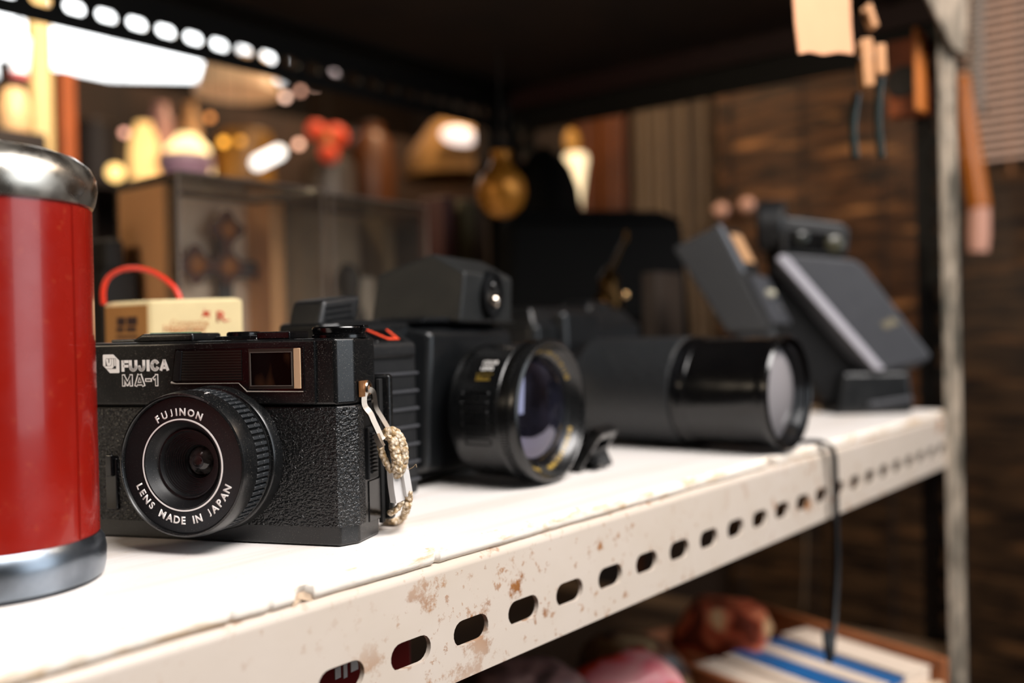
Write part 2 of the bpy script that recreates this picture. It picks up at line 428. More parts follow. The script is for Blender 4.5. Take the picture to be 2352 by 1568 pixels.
yb_ = at(1640, 300, x=1440).y-4
blind('bamboo_blind', 395, yb_, -60, 620, 1440, 7.0, 'brown bamboo slat blind hanging behind the far end of the rack', BAM1)
blind('bamboo_blind', -420, 388, FZ+60, 640, 1452, 7.0, 'dark bamboo slat blind at the right edge of the picture', BAM2)
blind('bamboo_blind', 395, yb_-6, FZ+60, -66, 1452, 7.0, 'lowest bamboo blind, seen under the rack shelf', BAM2)

# ------------------------------------------------------------------ the rack
RX0, RX1, RYF, RYB, ZT = -140, 884, 216.8, 690, -5.5
LZ = -205
rack = thing('steel_rack', 'slotted steel storage rack with a cream rust-spotted front rail', 'rack', (0, 0, 0))
q = MB(); q.merge(slotted(RX1-4-RX0, 41, 29.05, 15.6, 18, 8.8, first=(216.1-RX0) % 29.05, fillet=3.2, inward=38))
q.build('front_rail', PAINT, rack, T(RX0, RYF, ZT-41), smooth=30)
rack.children[0]['label'] = 'cream painted slotted front rail with rust spots'
q = MB(); q.merge(slotted(RX1-4-RX0, 41, 29.05, 25.4, 18, 8.8, fillet=0), Rot('Z', 180) @ T(-(RX1-4-RX0), 0, 0))
q.build('back_rail', DSTEEL, rack, T(RX0, RYB, ZT-41), smooth=30)
q = MB(); q.merge(slotted(RYB-RYF-8, 41, 29, 25.4, 18, 8.8, fillet=4, inward=20), Rot('Z', 90))
q.build('end_rail', DSTEEL, rack, T(RX1-4, RYF+4, ZT-41), smooth=30)
# upper shelf beams
UZ = 303
q = MB(); q.merge(slotted(RX1+300, 43, 25.2, 17, 17.0, 9.5, first=(409-(-300)) % 25.2, fillet=0))
q.build('upper_back_rail', DSTEEL, rack, T(-300, RYB+12, UZ+3), smooth=30)
q = MB(); q.box(-300, RX1, RYB-20, RYB+12, UZ+44, UZ+46); q.build('upper_back_flange', DSTEEL, rack)
q = MB(); q.merge(slotted(RYB-RYF, 41, 29, 25, 18, 9, fillet=0), Rot('Z', 90)); q.build('upper_end_rail', REDBEAM, rack, T(RX1-22, RYF, UZ+24), smooth=30)
q = MB(); q.box(RX1-16, RX1-13, RYF, RYB, UZ-2, UZ+45); q.build('upper_end_brace', DSTEEL, rack)
q = MB(); q.merge(slotted(RX1+300, 41, 29, 25, 18, 9, fillet=4)); q.build('upper_front_rail', DSTEEL, rack, T(-300, RYF, UZ+30), smooth=30)
# corner posts: L sections, slotted on both flanges
def post(x, y, sx, sy, m1, m2, z0=FZ, z1=900, name='post'):
    a = slotted(z1-z0, 49, 29, 24, 18, 8.8, first=14)       # strip along x; rotate upright
    q = MB(); q.merge(a, T(x, y, z0) @ Matrix(((0, 0, sx, 0), (0, sy, 0, 0), (1, 0, 0, 0), (0, 0, 0, 1))))
    q.build(name, m1, rack, smooth=30)
    a = slotted(z1-z0, 36, 29, 18, 18, 8.8, first=14)
    q = MB(); q.merge(a, T(x, y, z0) @ Matrix(((0, sx, 0, 0), (0, 0, sy, 0), (1, 0, 0, 0), (0, 0, 0, 1))))
    q.build(name+'_flange', m2, rack, smooth=30)
post(RX1, RYF-2, -1, 1, GALV, DSTEEL)
post(RX1, RYB+16, -1, -1, DSTEEL, DSTEEL)
post(RX0-10, RYB+16, 1, -1, DSTEEL, DSTEEL)
post(RX0-10, RYF-2, 1, 1, GALV, DSTEEL)
# galvanised gusset at the top of the right post
gp = [at(2105, -60, y=212), at(2125, 0, y=212), at(2180, 110, y=212), at(2212, 130, y=212), at(2216, -60, y=212)]
q = MB(); q.prism([(p.x, p.z) for p in gp], 0, 3, 1, M=T(0, 212, 0) @ Rot('X', 90)); q.build('gusset', GALV, rack)
# lower level
for y in (RYF, RYB-3):
    q = MB(); q.merge(slotted(RX1-RX0, 41, 29, 15.6, 18, 8.8)); q.build('lower_rail', DSTEEL, rack, T(RX0, y, LZ-49), smooth=30)
q = MB(); q.box(RX0+8, RX1-10, RYF+5, RYB-5, LZ-7, LZ, 1); tag(q.build('shelf_board', simple('lower_board_wood', '#5b4632', 0.7, 0, 0.3, 6)), 'brown lower shelf board under the papers and packets', 'shelf board')
q = MB(); q.box(-300, RX1-20, RYF+4, RYB-4, UZ+46, UZ+58, 1); tag(q.build('shelf_board', PLY), 'dark brown plywood board of the shelf overhead', 'shelf board')
# white board: far end stops short of the post; the front edge is chipped
XB = 838
bd = thing('shelf_board', 'white laminated shelf board carrying the cameras', 'shelf board', (0, 0, 0))
rnd = random.Random(4)
b = bmesh.new(); N = 420; rows = []
chips = [(at(722, 1385, z=-5).x, 7.5, 3.4), (at(1030, 1283, z=-3).x, 3.5, 1.2), (at(560, 1420, z=-3).x, 3, .6), (at(1790, 1062, z=-3).x, 14, 3.0), (at(640, 1392, z=-3).x, 2, .7)]
prof = [(0.9, -5.4), (0.0, -4.6), (-0.3, -3.4), (0.0, -1.6), (0.8, -0.5), (2.4, 0.0)]
xs = [RX0+6+(XB-RX0-6)*i/N for i in range(N+1)] + [c+d for c, w_, _ in chips for d in (-w_/2, -w_/4, -w_/8, 0, w_/8, w_/4, w_/2)]
xs = sorted(xs)
for k, (dy, z) in enumerate(prof):
    row = []
    for x in xs:
        j = 0.16*math.sin(x*0.11)+0.10*math.sin(x*0.37+1)+rnd.uniform(-.07, .07)
        c = 0
        for cx_, w_, d_ in chips:
            u_ = abs(x-cx_)/(w_/2)
            if u_ < 1: c += d_*(1-u_**2)*(1.2, 1.1, .8, .35, .05, 0)[k]
        row.append(b.verts.new((x, RYF+3.0+dy+j+c+(rnd.uniform(-.2, .3) if c > .4 else 0), z)))
    rows.append(row)
rows.append([b.verts.new((x, RYB-6, 0)) for x in xs]); rows.append([b.verts.new((x, RYB-6, -5.4)) for x in xs])
for r0, r1 in zip(rows, rows[1:]+rows[:1]):
    for i in range(len(xs)-1): b.faces.new((r0[i], r0[i+1], r1[i+1], r1[i]))
b.faces.new([r[0] for r in rows]); b.faces.new([r[-1] for r in rows])
bmesh.ops.recalc_face_normals(b, faces=b.faces)
for f in b.faces:
    if f.calc_center_median().y < RYF+4.0+1.0 and f.normal.y < -0.3: f.material_index = 1
q = MB(); q.merge(b); q.build('board', [BOARD, EDGE], bd, smooth=50)
# torn laminate flake at the chip
cx_ = chips[0][0]
q = MB()
for (x, z, a, s_) in ((-2.6, -4.6, 25, 3.2), (0.4, -4.0, -18, 3.8), (3.2, -4.8, 40, 2.2)):
    q.prism([(-s_*.6, -.9), (s_*.5, -1.2), (s_*.7, .6), (0, 1.3), (-s_*.5, .8)], 0, .35, M=T(cx_+x, RYF+4.4, z) @ Rot('X', 70) @ Rot('Z', a))
q.build('torn_flake', simple('torn_fibre', '#b79f86', 0.8, 0, 0.3, 300), bd, smooth=0)

# ------------------------------------------------------------------ red canister
can = thing('canister', 'red enamelled metal canister with worn chrome lid and base ring, at the left edge', 'canister', (122, 298, 0.2), 0)
q = MB(); q.lathe([(0, 10), (29.3, 10), (29.6, 12), (29.6, 113), (28, 114), (0, 114)], 96); q.build('body', RED, can)
q = MB(); q.lathe([(0, 0), (29, 0), (31, 1.2), (31.6, 4), (31.8, 8), (31.3, 11), (29.9, 13.2), (29, 13.4), (0, 13)], 96)
q.build('base_ring', simple('dull_base_metal', '#838c96', 0.3, 1.0, 0.4, 60), can)
q = MB(); q.lathe([(29, 110.5), (30.3, 110.8), (30.8, 112), (31.2, 113.5), (31.7, 116.5), (31.4, 119.6), (30, 122.6), (27, 125), (22, 126.8), (14, 128.3), (8, 128.8), (7.4, 130.2), (5, 131), (0, 131.2)], 96)
q.build('lid', CHROME, can)
# overlapping seam and the dark label window with rounded corners
def wrap(pts, r0, r1, zs=None):
    """polygon patch wrapped on a cylinder, pts = (angle deg, z)"""
    b = bmesh.new(); a = [b.verts.new((r0*math.cos(math.radians(t)), r0*math.sin(math.radians(t)), z)) for t, z in pts]
    c = [b.verts.new((r1*math.cos(math.radians(t)), r1*math.sin(math.radians(t)), z)) for t, z in pts]
    n = len(pts); b.faces.new(c)
    for i in range(n): b.faces.new((a[i], a[(i+1) % n], c[(i+1) % n], c[i]))
    bmesh.ops.recalc_face_normals(b, faces=b.faces); return b
def cylpatch(t0, t1, z0, z1, r0, r1, n=24, round_=0):
    b = bmesh.new(); R_ = []
    for i in range(n+1):
        t = t0+(t1-t0)*i/n; u_ = (i/n)*(abs(t1-t0)*math.pi/180*r1); W_ = abs(t1-t0)*math.pi/180*r1
        e = min(u_, W_-u_); dz = 0
        if round_ and e < round_: dz = round_-math.sqrt(max(0, round_**2-(round_-e)**2))
        c, s_ = math.cos(math.radians(t)), math.sin(math.radians(t))
        R_.append([b.verts.new((r*c, r*s_, z)) for r, z in ((r0, z0+dz), (r1, z0+dz), (r1, z1-dz), (r0, z1-dz))])
    for p, c in zip(R_, R_[1:]):
        for k in range(4): b.faces.new((p[k], p[(k+1) % 4], c[(k+1) % 4], c[k]))
    b.faces.new(R_[0][::-1]); b.faces.new(R_[-1]); bmesh.ops.recalc_face_normals(b, faces=b.faces); return b
q = MB(); q.merge(cylpatch(-62, -28, 13.6, 110, 29.4, 30.0)); q.build('seam_strip', RED, can)
lab = Mat('faded_label_picture', '#3a3a34', 0.3)
lab.color(lab.ramp(lab.noise(70, 4, 0.6, vec=lab.co((1, 1, 0.7))), [(0.3, '#1f2a2c'), (0.48, '#4a4238'), (0.6, '#8a4a26'), (0.75, '#36403e')]))
q = MB(); q.merge(cylpatch(-172, -114, 33, 90, 29.2, 29.9, round_=9)); q.build('label_panel', lab.m, can)
q = MB(); q.merge(cylpatch(-173.6, -112.4, 31.4, 91.6, 29.2, 29.75, round_=10)); q.build('label_border', simple('label_border_enamel', '#6b1209', 0.3), can)

# ------------------------------------------------------------------ compact film camera
FO, FR = (195.1, 289.7, 0.3), -67.5
fc = thing('film_camera', 'small black compact film camera with white lens lettering, in front beside the red canister', 'camera', FO, FR)
XL, XR, CH = -78, 45.7, 4.6
def plan(x0, x1, y0, y1, c, cy=None):
    cy = cy or c*1.4
    return [(x0+c, y0), (x1, y0), (x1+c*0.9, y0+cy), (x1+c*0.9, y1-5), (x1+c*0.9-2.5, y1), (x0+3, y1), (x0, y1-4), (x0, y0+cy)]
body = MB(); body.prism(plan(XL, XR, 0, 27, CH), 0, 47.2, 0.9, 3)
fbody = body.build('body', BLK, fc)
top = MB(); top.prism(plan(XL, XR-.1, -0.4, 26.6, CH), 47.4, 70.0, 1.1, 3); 
top.build('top_housing', BLK, fc)
q = MB(); q.prism([(XL+6, 0), (38.6, 0), (38.6, 2), (XL+6, 2)], 48.0, 69.2, 0.5, 2, M=T(0, -1.5, 0)); q.build('front_plate', BLK, fc)
# leatherette panels: front right with chamfer, front left
lp = [(26, -0.0), (XR-.1, 0), (XR+CH*.9, CH*1.4), (XR+CH*.9, 10.5), (XR+CH*.9-2, 10.5), (XR-2, CH*1.4), (XR-3, 3), (26, 3)]
def shell(x0, z0, z1):
    out = [(x0, -0.45), (XR-.3, -0.45), (XR+CH*.9+.45, CH*1.4-.2), (XR+CH*.9+.45, 11)]
    inn = [(XR+CH*.9-.6, 11), (XR+CH*.9-.6, CH*1.4+.3), (XR-.8, .6), (x0, .6)]
    return out+inn
q = MB(); q.prism(shell(-10, 0, 0), 6.2, 46.6, 0.3, 2); q.prism([(XL+CH, -.45), (-9.9, -.45), (-9.9, .6), (XL+CH, .6)], 6.2, 46.6, 0.3, 2)
q.build('leatherette', LEATHER, fc)
# back door standing proud, with dark gap
q = MB(); q.box(XL-1, XR+CH*.9+3.0, 27.3, 31, 4.0, 56.5, 1.2); q.build('back_door', BLK, fc)
q = MB(); q.box(XR+3.2, XR+CH*.9+.6, 24.2, 26.8, 3.4, 55, .3); q.build('door_seam', NEARBLACK, fc)
# side latch
lt = MB(); lt.box(XR+CH*.9-1, XR+CH*.9+1.2, 12.8, 20.6, 20.5, 38.8, .5); lt = lt.build('side_latch', BLKM, fc)
q = MB()
for i in range(11): q.box(XR+CH*.9+.9, XR+CH*.9+2.0, 14.2, 18.6, 22.6+i*1.35, 23.35+i*1.35, .2, 2)
q.build('ribs', BLKM, lt)
# bright side rail under latch
q = MB(); q.box(XR+CH*.9-.6, XR+CH*.9+.35, 14, 23.5, 5.5, 20, .3); q.build('side_plate', BLKG, fc)
# windows
FP = -1.5
q = MB(); q.prism([(-15.6, 67.4), (34.6, 67.4), (34.6, 52.2), (13.0, 52.2), (10.0, 55.3), (-17.4, 55.3)], 0, .35, .12, 1, M=T(0, FP, 0) @ Rot('X', 90)); q.build('window_bezel', BLKG, fc)
fm = Mat('ribbed_flash_window', '#15130f', 0.22)
wv = fm.n('ShaderNodeTexWave'); wv.bands_direction = 'Z'; wv.inputs['Scale'].default_value = 330; fm.l(fm.co(), wv.inputs['Vector'])
fm.bump(wv.outputs['Fac'], 0.35, 0.2); fm.color(fm.mix(wv.outputs['Fac'], '#0e0d0c', '#221f1b'))
q = MB(); q.prism([(-12.2, 66.6), (10.9, 66.6), (10.9, 56.0), (-13.2, 56.0)], 0, .3, M=T(0, FP-.36, 0) @ Rot('X', 90)); q.build('flash_window', fm.m, fc, smooth=0)
q = MB(); q.prism([(-15.0, 66.6), (-12.4, 66.6), (-13.4, 56.2), (-16.6, 56.2)], 0, .5, .2, M=T(0, FP-.36, 0) @ Rot('X', 90)); q.build('window_bevel', GREYP, fc)
edgeM = simple('pale_bezel_edge', '#9a9186', 0.35)  # paler line along the bezel's lower edge
q = MB(); q.tube([(-17.3, FP-.45, 55.6), (-15.6, FP-.45, 55.2), (9.6, FP-.45, 55.2), (12.8, FP-.45, 52.3), (34.2, FP-.45, 52.2)], [.5, .18, .16, .3, .2], 6); q.build('bezel_edge', edgeM, fc)
vf = MB()
def ringrect(m, x0, x1, z0, z1, w1, w2, w3, w4, y0, y1):
    m.box(x0, x0+w1, y0, y1, z0, z1); m.box(x1-w2, x1, y0, y1, z0, z1); m.box(x0+w1, x1-w2, y0, y1, z0, z0+w3); m.box(x0+w1, x1-w2, y0, y1, z1-w4, z1)
ringrect(vf, 13.8, 33.6, 53.2, 66.9, .5, 3.2, 1.0, 1.2, FP-.7, FP-.3); vf = vf.build('viewfinder', simple('viewfinder_frame_dark', '#2c2620', 0.4), fc, smooth=0)
q = MB(); q.box(31.0, 33.7, FP-.85, FP-.5, 53.2, 66.9, .2, 1); q.build('tan_side', simple('viewfinder_frame_tan', '#c8a482', 0.4), vf)
gl = Mat('viewfinder_glass', '#0b0706', 0.06); gl.color(gl.mix(gl.ramp(gl.noise(130, 2, 0.4, vec=gl.co((1, 1, .4))), [(0.56, 0.0), (0.72, 1.0)]), '#070504', '#3a2416')); gl.set('IOR', 1.18)
q = MB(); q.prism([(14.3, 55.6), (15.8, 54.2), (29.8, 54.2), (30.4, 55), (30.4, 65.1), (29.8, 65.7), (15.8, 65.7), (14.3, 64.2)], 0, .3, M=T(0, FP-.35, 0) @ Rot('X', 90)); q.build('glass', gl.m, vf, smooth=0)
q = MB(); ringrect(q, 14.3, 30.5, 54.1, 65.8, .35, .3, .3, .3, FP-.9, FP-.6); q.build('inner_frame', simple('viewfinder_inner_edge', '#57504a', .4), vf, smooth=0)
# emblem: cut-corner badge
def LX(x): return -46.1 + (x-155)/453*6.9
def LZ_(y): return 65.9 - (y-460)/452*6.7
def poly(m, pts, y, t=.05): m.prism([(LX(x), LZ_(yy)) for x, yy in pts], 0, t, M=T(0, y, 0) @ Rot('X', 90))
# lettering, drawn with broad strokes (coordinates in the badge's own grid)
def stroke(m, pts, w_, y, t=.05):
    for (x0, y0), (x1, y1) in zip(pts, pts[1:]):
        dx_, dy_ = x1-x0, y1-y0; L_ = math.hypot(dx_, dy_); nx, ny = -dy_/L_*w_/2, dx_/L_*w_/2
        poly(m, [(x0+nx, y0+ny), (x1+nx, y1+ny), (x1-nx, y1-ny), (x0-nx, y0-ny)], y, t)
    for x0, y0 in pts[1:-1]: poly(m, [(x0+w_/2*math.cos(a*math.pi/8), y0+w_/2*math.sin(a*math.pi/8)) for a in range(16)], y, t)
def arcp(cx_, cy_, rx, ry, a0, a1, n=14): return [(cx_+rx*math.cos(math.radians(a0+(a1-a0)*i/n)), cy_+ry*math.sin(math.radians(a0+(a1-a0)*i/n))) for i in range(n+1)]
q = MB()
for pts, w_ in (([(711, 605), (711, 882)], 80), ([(680, 641), (868, 641)], 72), ([(711, 748), (862, 748)], 66),
                ([(919, 605)]+arcp(996, 765, 77, 82, 180, 0)+[(1073, 605)], 80), ([(1290, 605)]+arcp(1228, 770, 62, 78, 0, 180)+[(1166, 755)], 78), ([(1405, 605), (1405, 880)], 82),
                (arcp(1593, 740, 86, 103, -22, -338), 82), ([(1748, 868), (1850, 610)], 74), ([(1842, 610), (1945, 868)], 74), ([(1790, 800), (1905, 800)], 56)):
    stroke(q, pts, w_, FP-.02)
q.build('lettering', WHITEINK, fc, smooth=0)['label'] = 'white FUJICA lettering'
q = MB()
for pts in ([(722, 1240), (722, 945)], [(712, 968), (827, 1190), (942, 968)], [(932, 945), (932, 1240)], [(1052, 1240), (1152, 945)], [(1178, 945), (1282, 1240)], [(1110, 990), (1220, 990)], [(1085, 1175), (1250, 1175)], [(1315, 1088), (1500, 1088)], [(1630, 945), (1630, 1240)], [(1650, 980), (1535, 1072)]):
    stroke(q, pts, 86 if pts[0][0] != 1315 else 84, FP-.02)
mo = q.build('model_lettering', WHITEINK, fc, smooth=0)
q = MB()
for pts, w_ in (([(722, 1216), (722, 972)], 40), ([(722, 985), (827, 1168), (932, 985)], 34), ([(932, 972), (932, 1216)], 40), ([(1064, 1216), (1153, 975)], 38), ([(1177, 975), (1270, 1216)], 38), ([(1135, 990), (1195, 990)], 40), ([(1100, 1172), (1235, 1172)], 34), ([(1345, 1088), (1470, 1088)], 32), ([(1630, 972), (1630, 1216)], 42), ([(1640, 985), (1558, 1050)], 32)):
    stroke(q, pts, w_, FP-.09, .03)
q.build('letter_fill', BLACKINK, mo, smooth=0)
q = MB(); poly(q, [(175,460),(445,460),(600,600),(610,620),(610,895),(592,912),(345,912),(250,812),(158,730),(155,480)], FP-.02, .07); em = q.build('emblem', WHITEINK, fc, smooth=0)
q = MB()
for pts in ([(314,568),(336,568),(336,655),(325,668),(314,655)], [(243,620),(254,650),(262,700),(285,738),(243,738)], [(462,742),(520,742),(520,800),(410,800),(445,775)],
            [(250,556),(520,556),(520,564),(250,564)], [(180,735),(372,735),(372,741),(180,741)], [(245,803),(520,803),(520,810),(245,810)], [(396,564),(402,564),(402,690),(372,741),(366,735),(396,688)],
            [(456,564),(468,564),(468,742),(456,742)], [(514,564),(522,564),(522,803),(514,803)], [(230,575),(237,575),(237,735),(230,735)]):
    poly(q, pts, FP-.09, .03)
q.build('emblem_lines', BLACKINK, em, smooth=0)
# buttons and dials on top
q = MB(); q.box(-47, -36, 4, 20, 70, 71.2, .5); q.prism([(-38, 3), (-11.5, 3), (-11.5, 21), (-38, 21)], 70, 73.0, .9, 3, top=[(-33, 3), (-11.8, 3), (-11.8, 21), (-33, 21)]); bt = q.build('shutter_plate', BLK, fc)
q = MB(); q.box(-31, -18, 5, 18, 72.9, 73.35, .3, 2); q.build('green_inlay', simple('green_enamel', '#2f6b45', 0.3), bt)
q = MB(); q.prism([(-4.5, 3), (14, 3), (14, 18), (-4.5, 18)], 70, 71.5, .4, 2, top=[(-3, 4), (13.6, 4), (13.6, 17), (-3, 17)]); q.lathe([(0, 73), (5.4, 73), (5.9, 72.6), (6, 71.4), (0, 71.4)], 40, T(4, 11, 0)); q.build('shutter_button', BLKG, fc)
q = MB(); q.box(13.6, 26.6, 3.5, 17, 70, 72.7, .5); q.build('frame_counter', BLKG, fc)
q = MB(); q.lathe([(0, 70), (9.4, 70), (9.4, 71.0), (8.7, 71.3), (9.0, 71.6), (9.3, 73.4), (9.0, 73.9), (0, 74.0)], 56, T(40.6, 13, 0)); q.box(43, 51, 11, 15, 73.2, 74.3, .3); dl = q.build('rewind_dial', BLKG, fc)
# self timer slot on the left
q = MB(); q.box(-46.6, -41.6, -1.4, 0, 10, 28.5, .5); q.box(-45.6, -42.6, -2.6, -1.2, 22, 30, .6); q.build('lever', BLKG, fc)

# lens: local axis along -y, centre z 29.5
LZc = 29.5
LM = T(0, 0, LZc) @ Rot('X', 90)          # local z of the lathe -> -y
lens = MB()
lens.lathe([(0, -1), (25, -1), (25.2, .6), (24.9, 4.2), (24.3, 5.0), (23.4, 5.2), (23.2, 6.4), (24.2, 6.6), (24.2, 7.2), (23.3, 7.6), (23.3, 14.8), (24.2, 15.2), (24.3, 17.2), (24.1, 18.8), (23.9, 20.6), (23.5, 21.9), (22.9, 22.2), (22.5, 21.8), (22.3, 20.8), (14.9, 20.8), (14.9, 9), (0, 9)], 128, LM)
barrel = lens.build('lens_barrel', BLK, fc)
k = MB()
for i in range(72):
    a = 360*i/72
    for h0, h1, off in ((7.7, 11.0, 0), (11.3, 14.8, 0)):
        k.box(22.9, 24.25, -.62, .62, h0, h1, .15, 1, M=LM @ Rot('Z', a+off))
k.build('grip_ring', plastic('rubber_grip', '#1a1d20', 0.55, 0.3), barrel)
q = MB(); q.lathe([(15.3, 20.9), (22.2, 20.9), (22.2, 21.05), (15.3, 21.05)], 128, LM, close=True); plate = q.build('name_ring', BLKM, fc)
q = MB(); q.lathe([(14.75, 21.0), (15.25, 21.0), (15.25, 21.25), (14.75, 21.25)], 128, LM, close=True); q.build('white_ring', WHITEINK, plate)
q = MB(); arc_text(q, 'FUJINON', 0, LZc, -21.1, 16.35+1.1, -31, 23, 2.5, 0.035); q.build('ring_lettering', WHITEINK, plate, smooth=0)['label'] = 'white FUJINON lettering'
q = MB(); arc_text(q, 'LENS MADE IN JAPAN', 0, LZc, -21.1, 18.2, 66, -66, 2.6, 0.035, top=False)
q.build('ring_lettering', WHITEINK, plate, smooth=0)['label'] = 'white LENS MADE IN JAPAN lettering'
# cone with rings, then the glass (cut into the barrel: visible well)
rings = [(14.7, 21.2), (14.2, 21.25), (13.2, 19.2), (12.2, 17.6), (11.7, 17.4), (11.4, 17.9), (10.9, 17.9), (10.6, 17.2)]
r_, h_ = 10.4, 16.6
while r_ > 5.4:
    rings += [(r_, h_), (r_-.22, h_), (r_-.3, h_-.52)]; r_ -= .5; h_ -= .52
rings += [(5.2, h_-.4), (4.9, h_-1.2)]
q = MB(); q.lathe(rings + [(14.9, h_-1.2), (14.9, 21.1)], 96, LM, close=True)
bar_in = q.build('light_baffle', BLKM, barrel)
lg = Mat('small_lens_glass', '#3a3a3a', 0.08); lg.set('IOR', 1.5)
lg.color(lg.mix(lg.ramp(lg.noise(260, 3, 0.5), [(0.4, 0.0), (0.65, 1.0)]), '#0e0e0f', '#5c5a58'))
q = MB(); q.lathe([(5.1, 9.2), (5.0, 10.2), (4.4, 11.2), (3.4, 12.0), (2.0, 12.6), (0, 12.9)], 48, LM); q.build('lens_glass', lg.m, barrel)
q = MB(); q.lathe([(1.8, 12.72), (2.2, 12.6), (2.2, 12.75), (1.8, 12.85)], 32, LM, close=True); q.build('inner_element_ring', GREYL, barrel)
# small index mark on the ring
q = MB()
for a in (0, 60, 120):
    q.box(-.9, .9, -.1, .1, 0, .06, M=LM @ T(7.6, 23.35, 17.6) @ Rot('X', -72) @ Rot('Z', a))
q.build('sun_mark', WHITEINK, barrel, smooth=0)
# lug
X0 = XR+CH*.9
lug = MB()
lug.prism([(7.4, 49.6), (13.8, 49.6), (15.2, 50.2), (16.0, 51.6), (16.0, 53.2), (15.0, 54.6), (13.6, 55.1), (7.4, 55.1)], 0, .9, .2, 2, M=T(X0+.3, 0, 0) @ Matrix(((0,0,1,0),(1,0,0,0),(0,1,0,0),(0,0,0,1))))
lg_ = lug.build('strap_lug', COPPER, fc)
q = MB(); q.lathe([(1.5, 0), (2.5, 0), (2.6, .5), (2.3, 1.0), (1.6, 1.0)], 32, T(X0+.9, 13.2, 52.4) @ Rot('Y', 90), close=True); q.lathe([(0, 0), (1.6, 0), (1.6, .3), (0, .3)], 24, T(X0+.9, 13.2, 52.4) @ Rot('Y', 90)); q.build('eyelet', STEEL, lg_)

# ------------------------------------------------------------------ wrist strap
ws = thing('wrist_strap', 'beige braided wrist strap on a bent steel clip beside the small camera', 'strap', (0, 0, 0))
def W(x, y, d): return atd(x, y, d)
D0 = 331
clip = MB()
def dense(pts, n=6):
    out = []
    P = [Vector(p) for p in pts]; P = [P[0]]+P+[P[-1]]
    for i in range(1, len(P)-2):
        for k in range(n):
            t = k/n; a, b_, c, d = P[i-1], P[i], P[i+1], P[i+2]
            out.append(0.5*((2*b_)+(c-a)*t+(2*a-5*b_+4*c-d)*t*t+(3*b_-a-3*c+d)*t**3))
    out.append(P[-2]); return out
clip.tube(dense([W(845, 894, 331), W(838, 902, 330.4), W(835, 918, 330), W(838, 934, 330), W(850, 950, 330), W(858, 968, 330), W(866, 985, 330), W(874, 1002, 330), W(880, 1010, 330)]), 0, flat=(1.1, 2.0))
clip.tube(dense([W(846, 894, 331.5), W(856, 900, 333), W(860, 920, 334), W(863, 938, 334.5), W(876, 960, 335), W(888, 980, 335), W(896, 992, 335)]), 0, flat=(.9, 2.0))
clip.tube(dense([W(864, 998, 329), W(870, 1012, 328.6), W(878, 1026, 328.6)]), 0, flat=(2.3, 1.3))
clip.build('metal_clip', STEEL, ws, smooth=50)
cm = Mat('beige_braided_cord', '#d9c8ae', 0.85)
cd_h = cm.voro(900, vec=cm.co((1, 1, 0.75))); cm.bump(cd_h, 1.0, 0.6)
cm.color(cm.mix(cm.ramp(cd_h, [(0.1, 0.0), (0.75, 1.0)]), '#e6d8c4', '#9c8058'))
CORD = cm.m
cord = MB()
def braid(m, pts, R, turns=1.1):
    """three intertwined strands along the path"""
    P = dense(pts, 10); n = len(P); L = [0]
    for a, b_ in zip(P, P[1:]): L.append(L[-1]+(b_-a).length)
    for k in range(4):
        Q = []; up = Vector((0, 0, 1))
        for i, p in enumerate(P):
            t = (P[min(i+1, n-1)]-P[max(i-1, 0)]).normalized(); a = t.cross(up)
            a = a.normalized() if a.length > 1e-3 else Vector((1, 0, 0)); u_ = a.cross(t)
            th = L[i]*turns*(1 if k % 2 else -1) + k*math.pi/2
            Q.append(p + (a*math.cos(th)*R*.52 + u_*math.sin(th)*R*.42))
        m.tube(Q, R*.55, 8)
# thick loop: over the top, down the right, back along the left
braid(cord, [W(884, 1000, 333), W(896, 992, 333), W(910, 998, 333), W(921, 1018, 333), W(926, 1044, 333), W(922, 1068, 333), W(914, 1084, 333), W(908, 1086, 333)], 2.2)
braid(cord, [W(900, 1002, 331.2), W(906, 1030, 331), W(912, 1060, 331), W(911, 1082, 331.5)], 2.0)
braid(cord, [W(874, 1020, 332), W(876, 1036, 332), W(884, 1056, 332), W(894, 1074, 332), W(906, 1087, 332.4)], 1.35)
# lower loop on the shelf
def Zs(x, y, h): return at(x, y, z=h)
braid(cord, [W(938, 1128, 336), W(938, 1150, 338), W(933, 1170, 339), Zs(925, 1188, 1.9), Zs(908, 1197, 1.9), Zs(893, 1192, 1.9), Zs(887, 1178, 2.2), Zs(888, 1160, 3.0)], 1.5)
braid(cord, [W(922, 1150, 336), W(914, 1166, 337), W(900, 1176, 338), Zs(893, 1180, 4.2)], 1.25)
cord.build('cord', CORD, ws, smooth=60)
q = MB(); q.tube(dense([W(906, 1078, 333.4), W(908, 1110, 334.4), W(914, 1150, 335.6)]), 0, flat=(3.0, 4.4))
q.tube(dense([W(924, 1062, 334.6), W(931, 1100, 335.4), W(937, 1136, 336.6)]), 0, flat=(2.0, 3.0)); q.build('plastic_sleeve', simple('white_plastic_sleeve', '#c9c6c4', 0.35), ws)
q = MB(); q.tube(dense([W(930, 1070, 333), W(938, 1077, 333), W(948, 1073, 333), W(955, 1066, 333), W(957, 1073, 333)]), .09, 5); q.build('loose_fibre', CORD, ws)

# ------------------------------------------------------------------ second camera
SO, SR = (352.3, 307.0, 0.4), 6.9
sc_ = thing('slr_style_camera', 'black plastic camera with a tall hump and gold-marked lens, second from the left', 'camera', SO, SR)
q = MB()
q.prism([(-98, 10), (-92, 5), (-48, 8), (-44, 15), (-34, 15), (40, 15), (40, 38), (-92, 38), (-98, 33)], 1, 76.5, 2.2, 3)
q.build('body', GREYP, sc_)
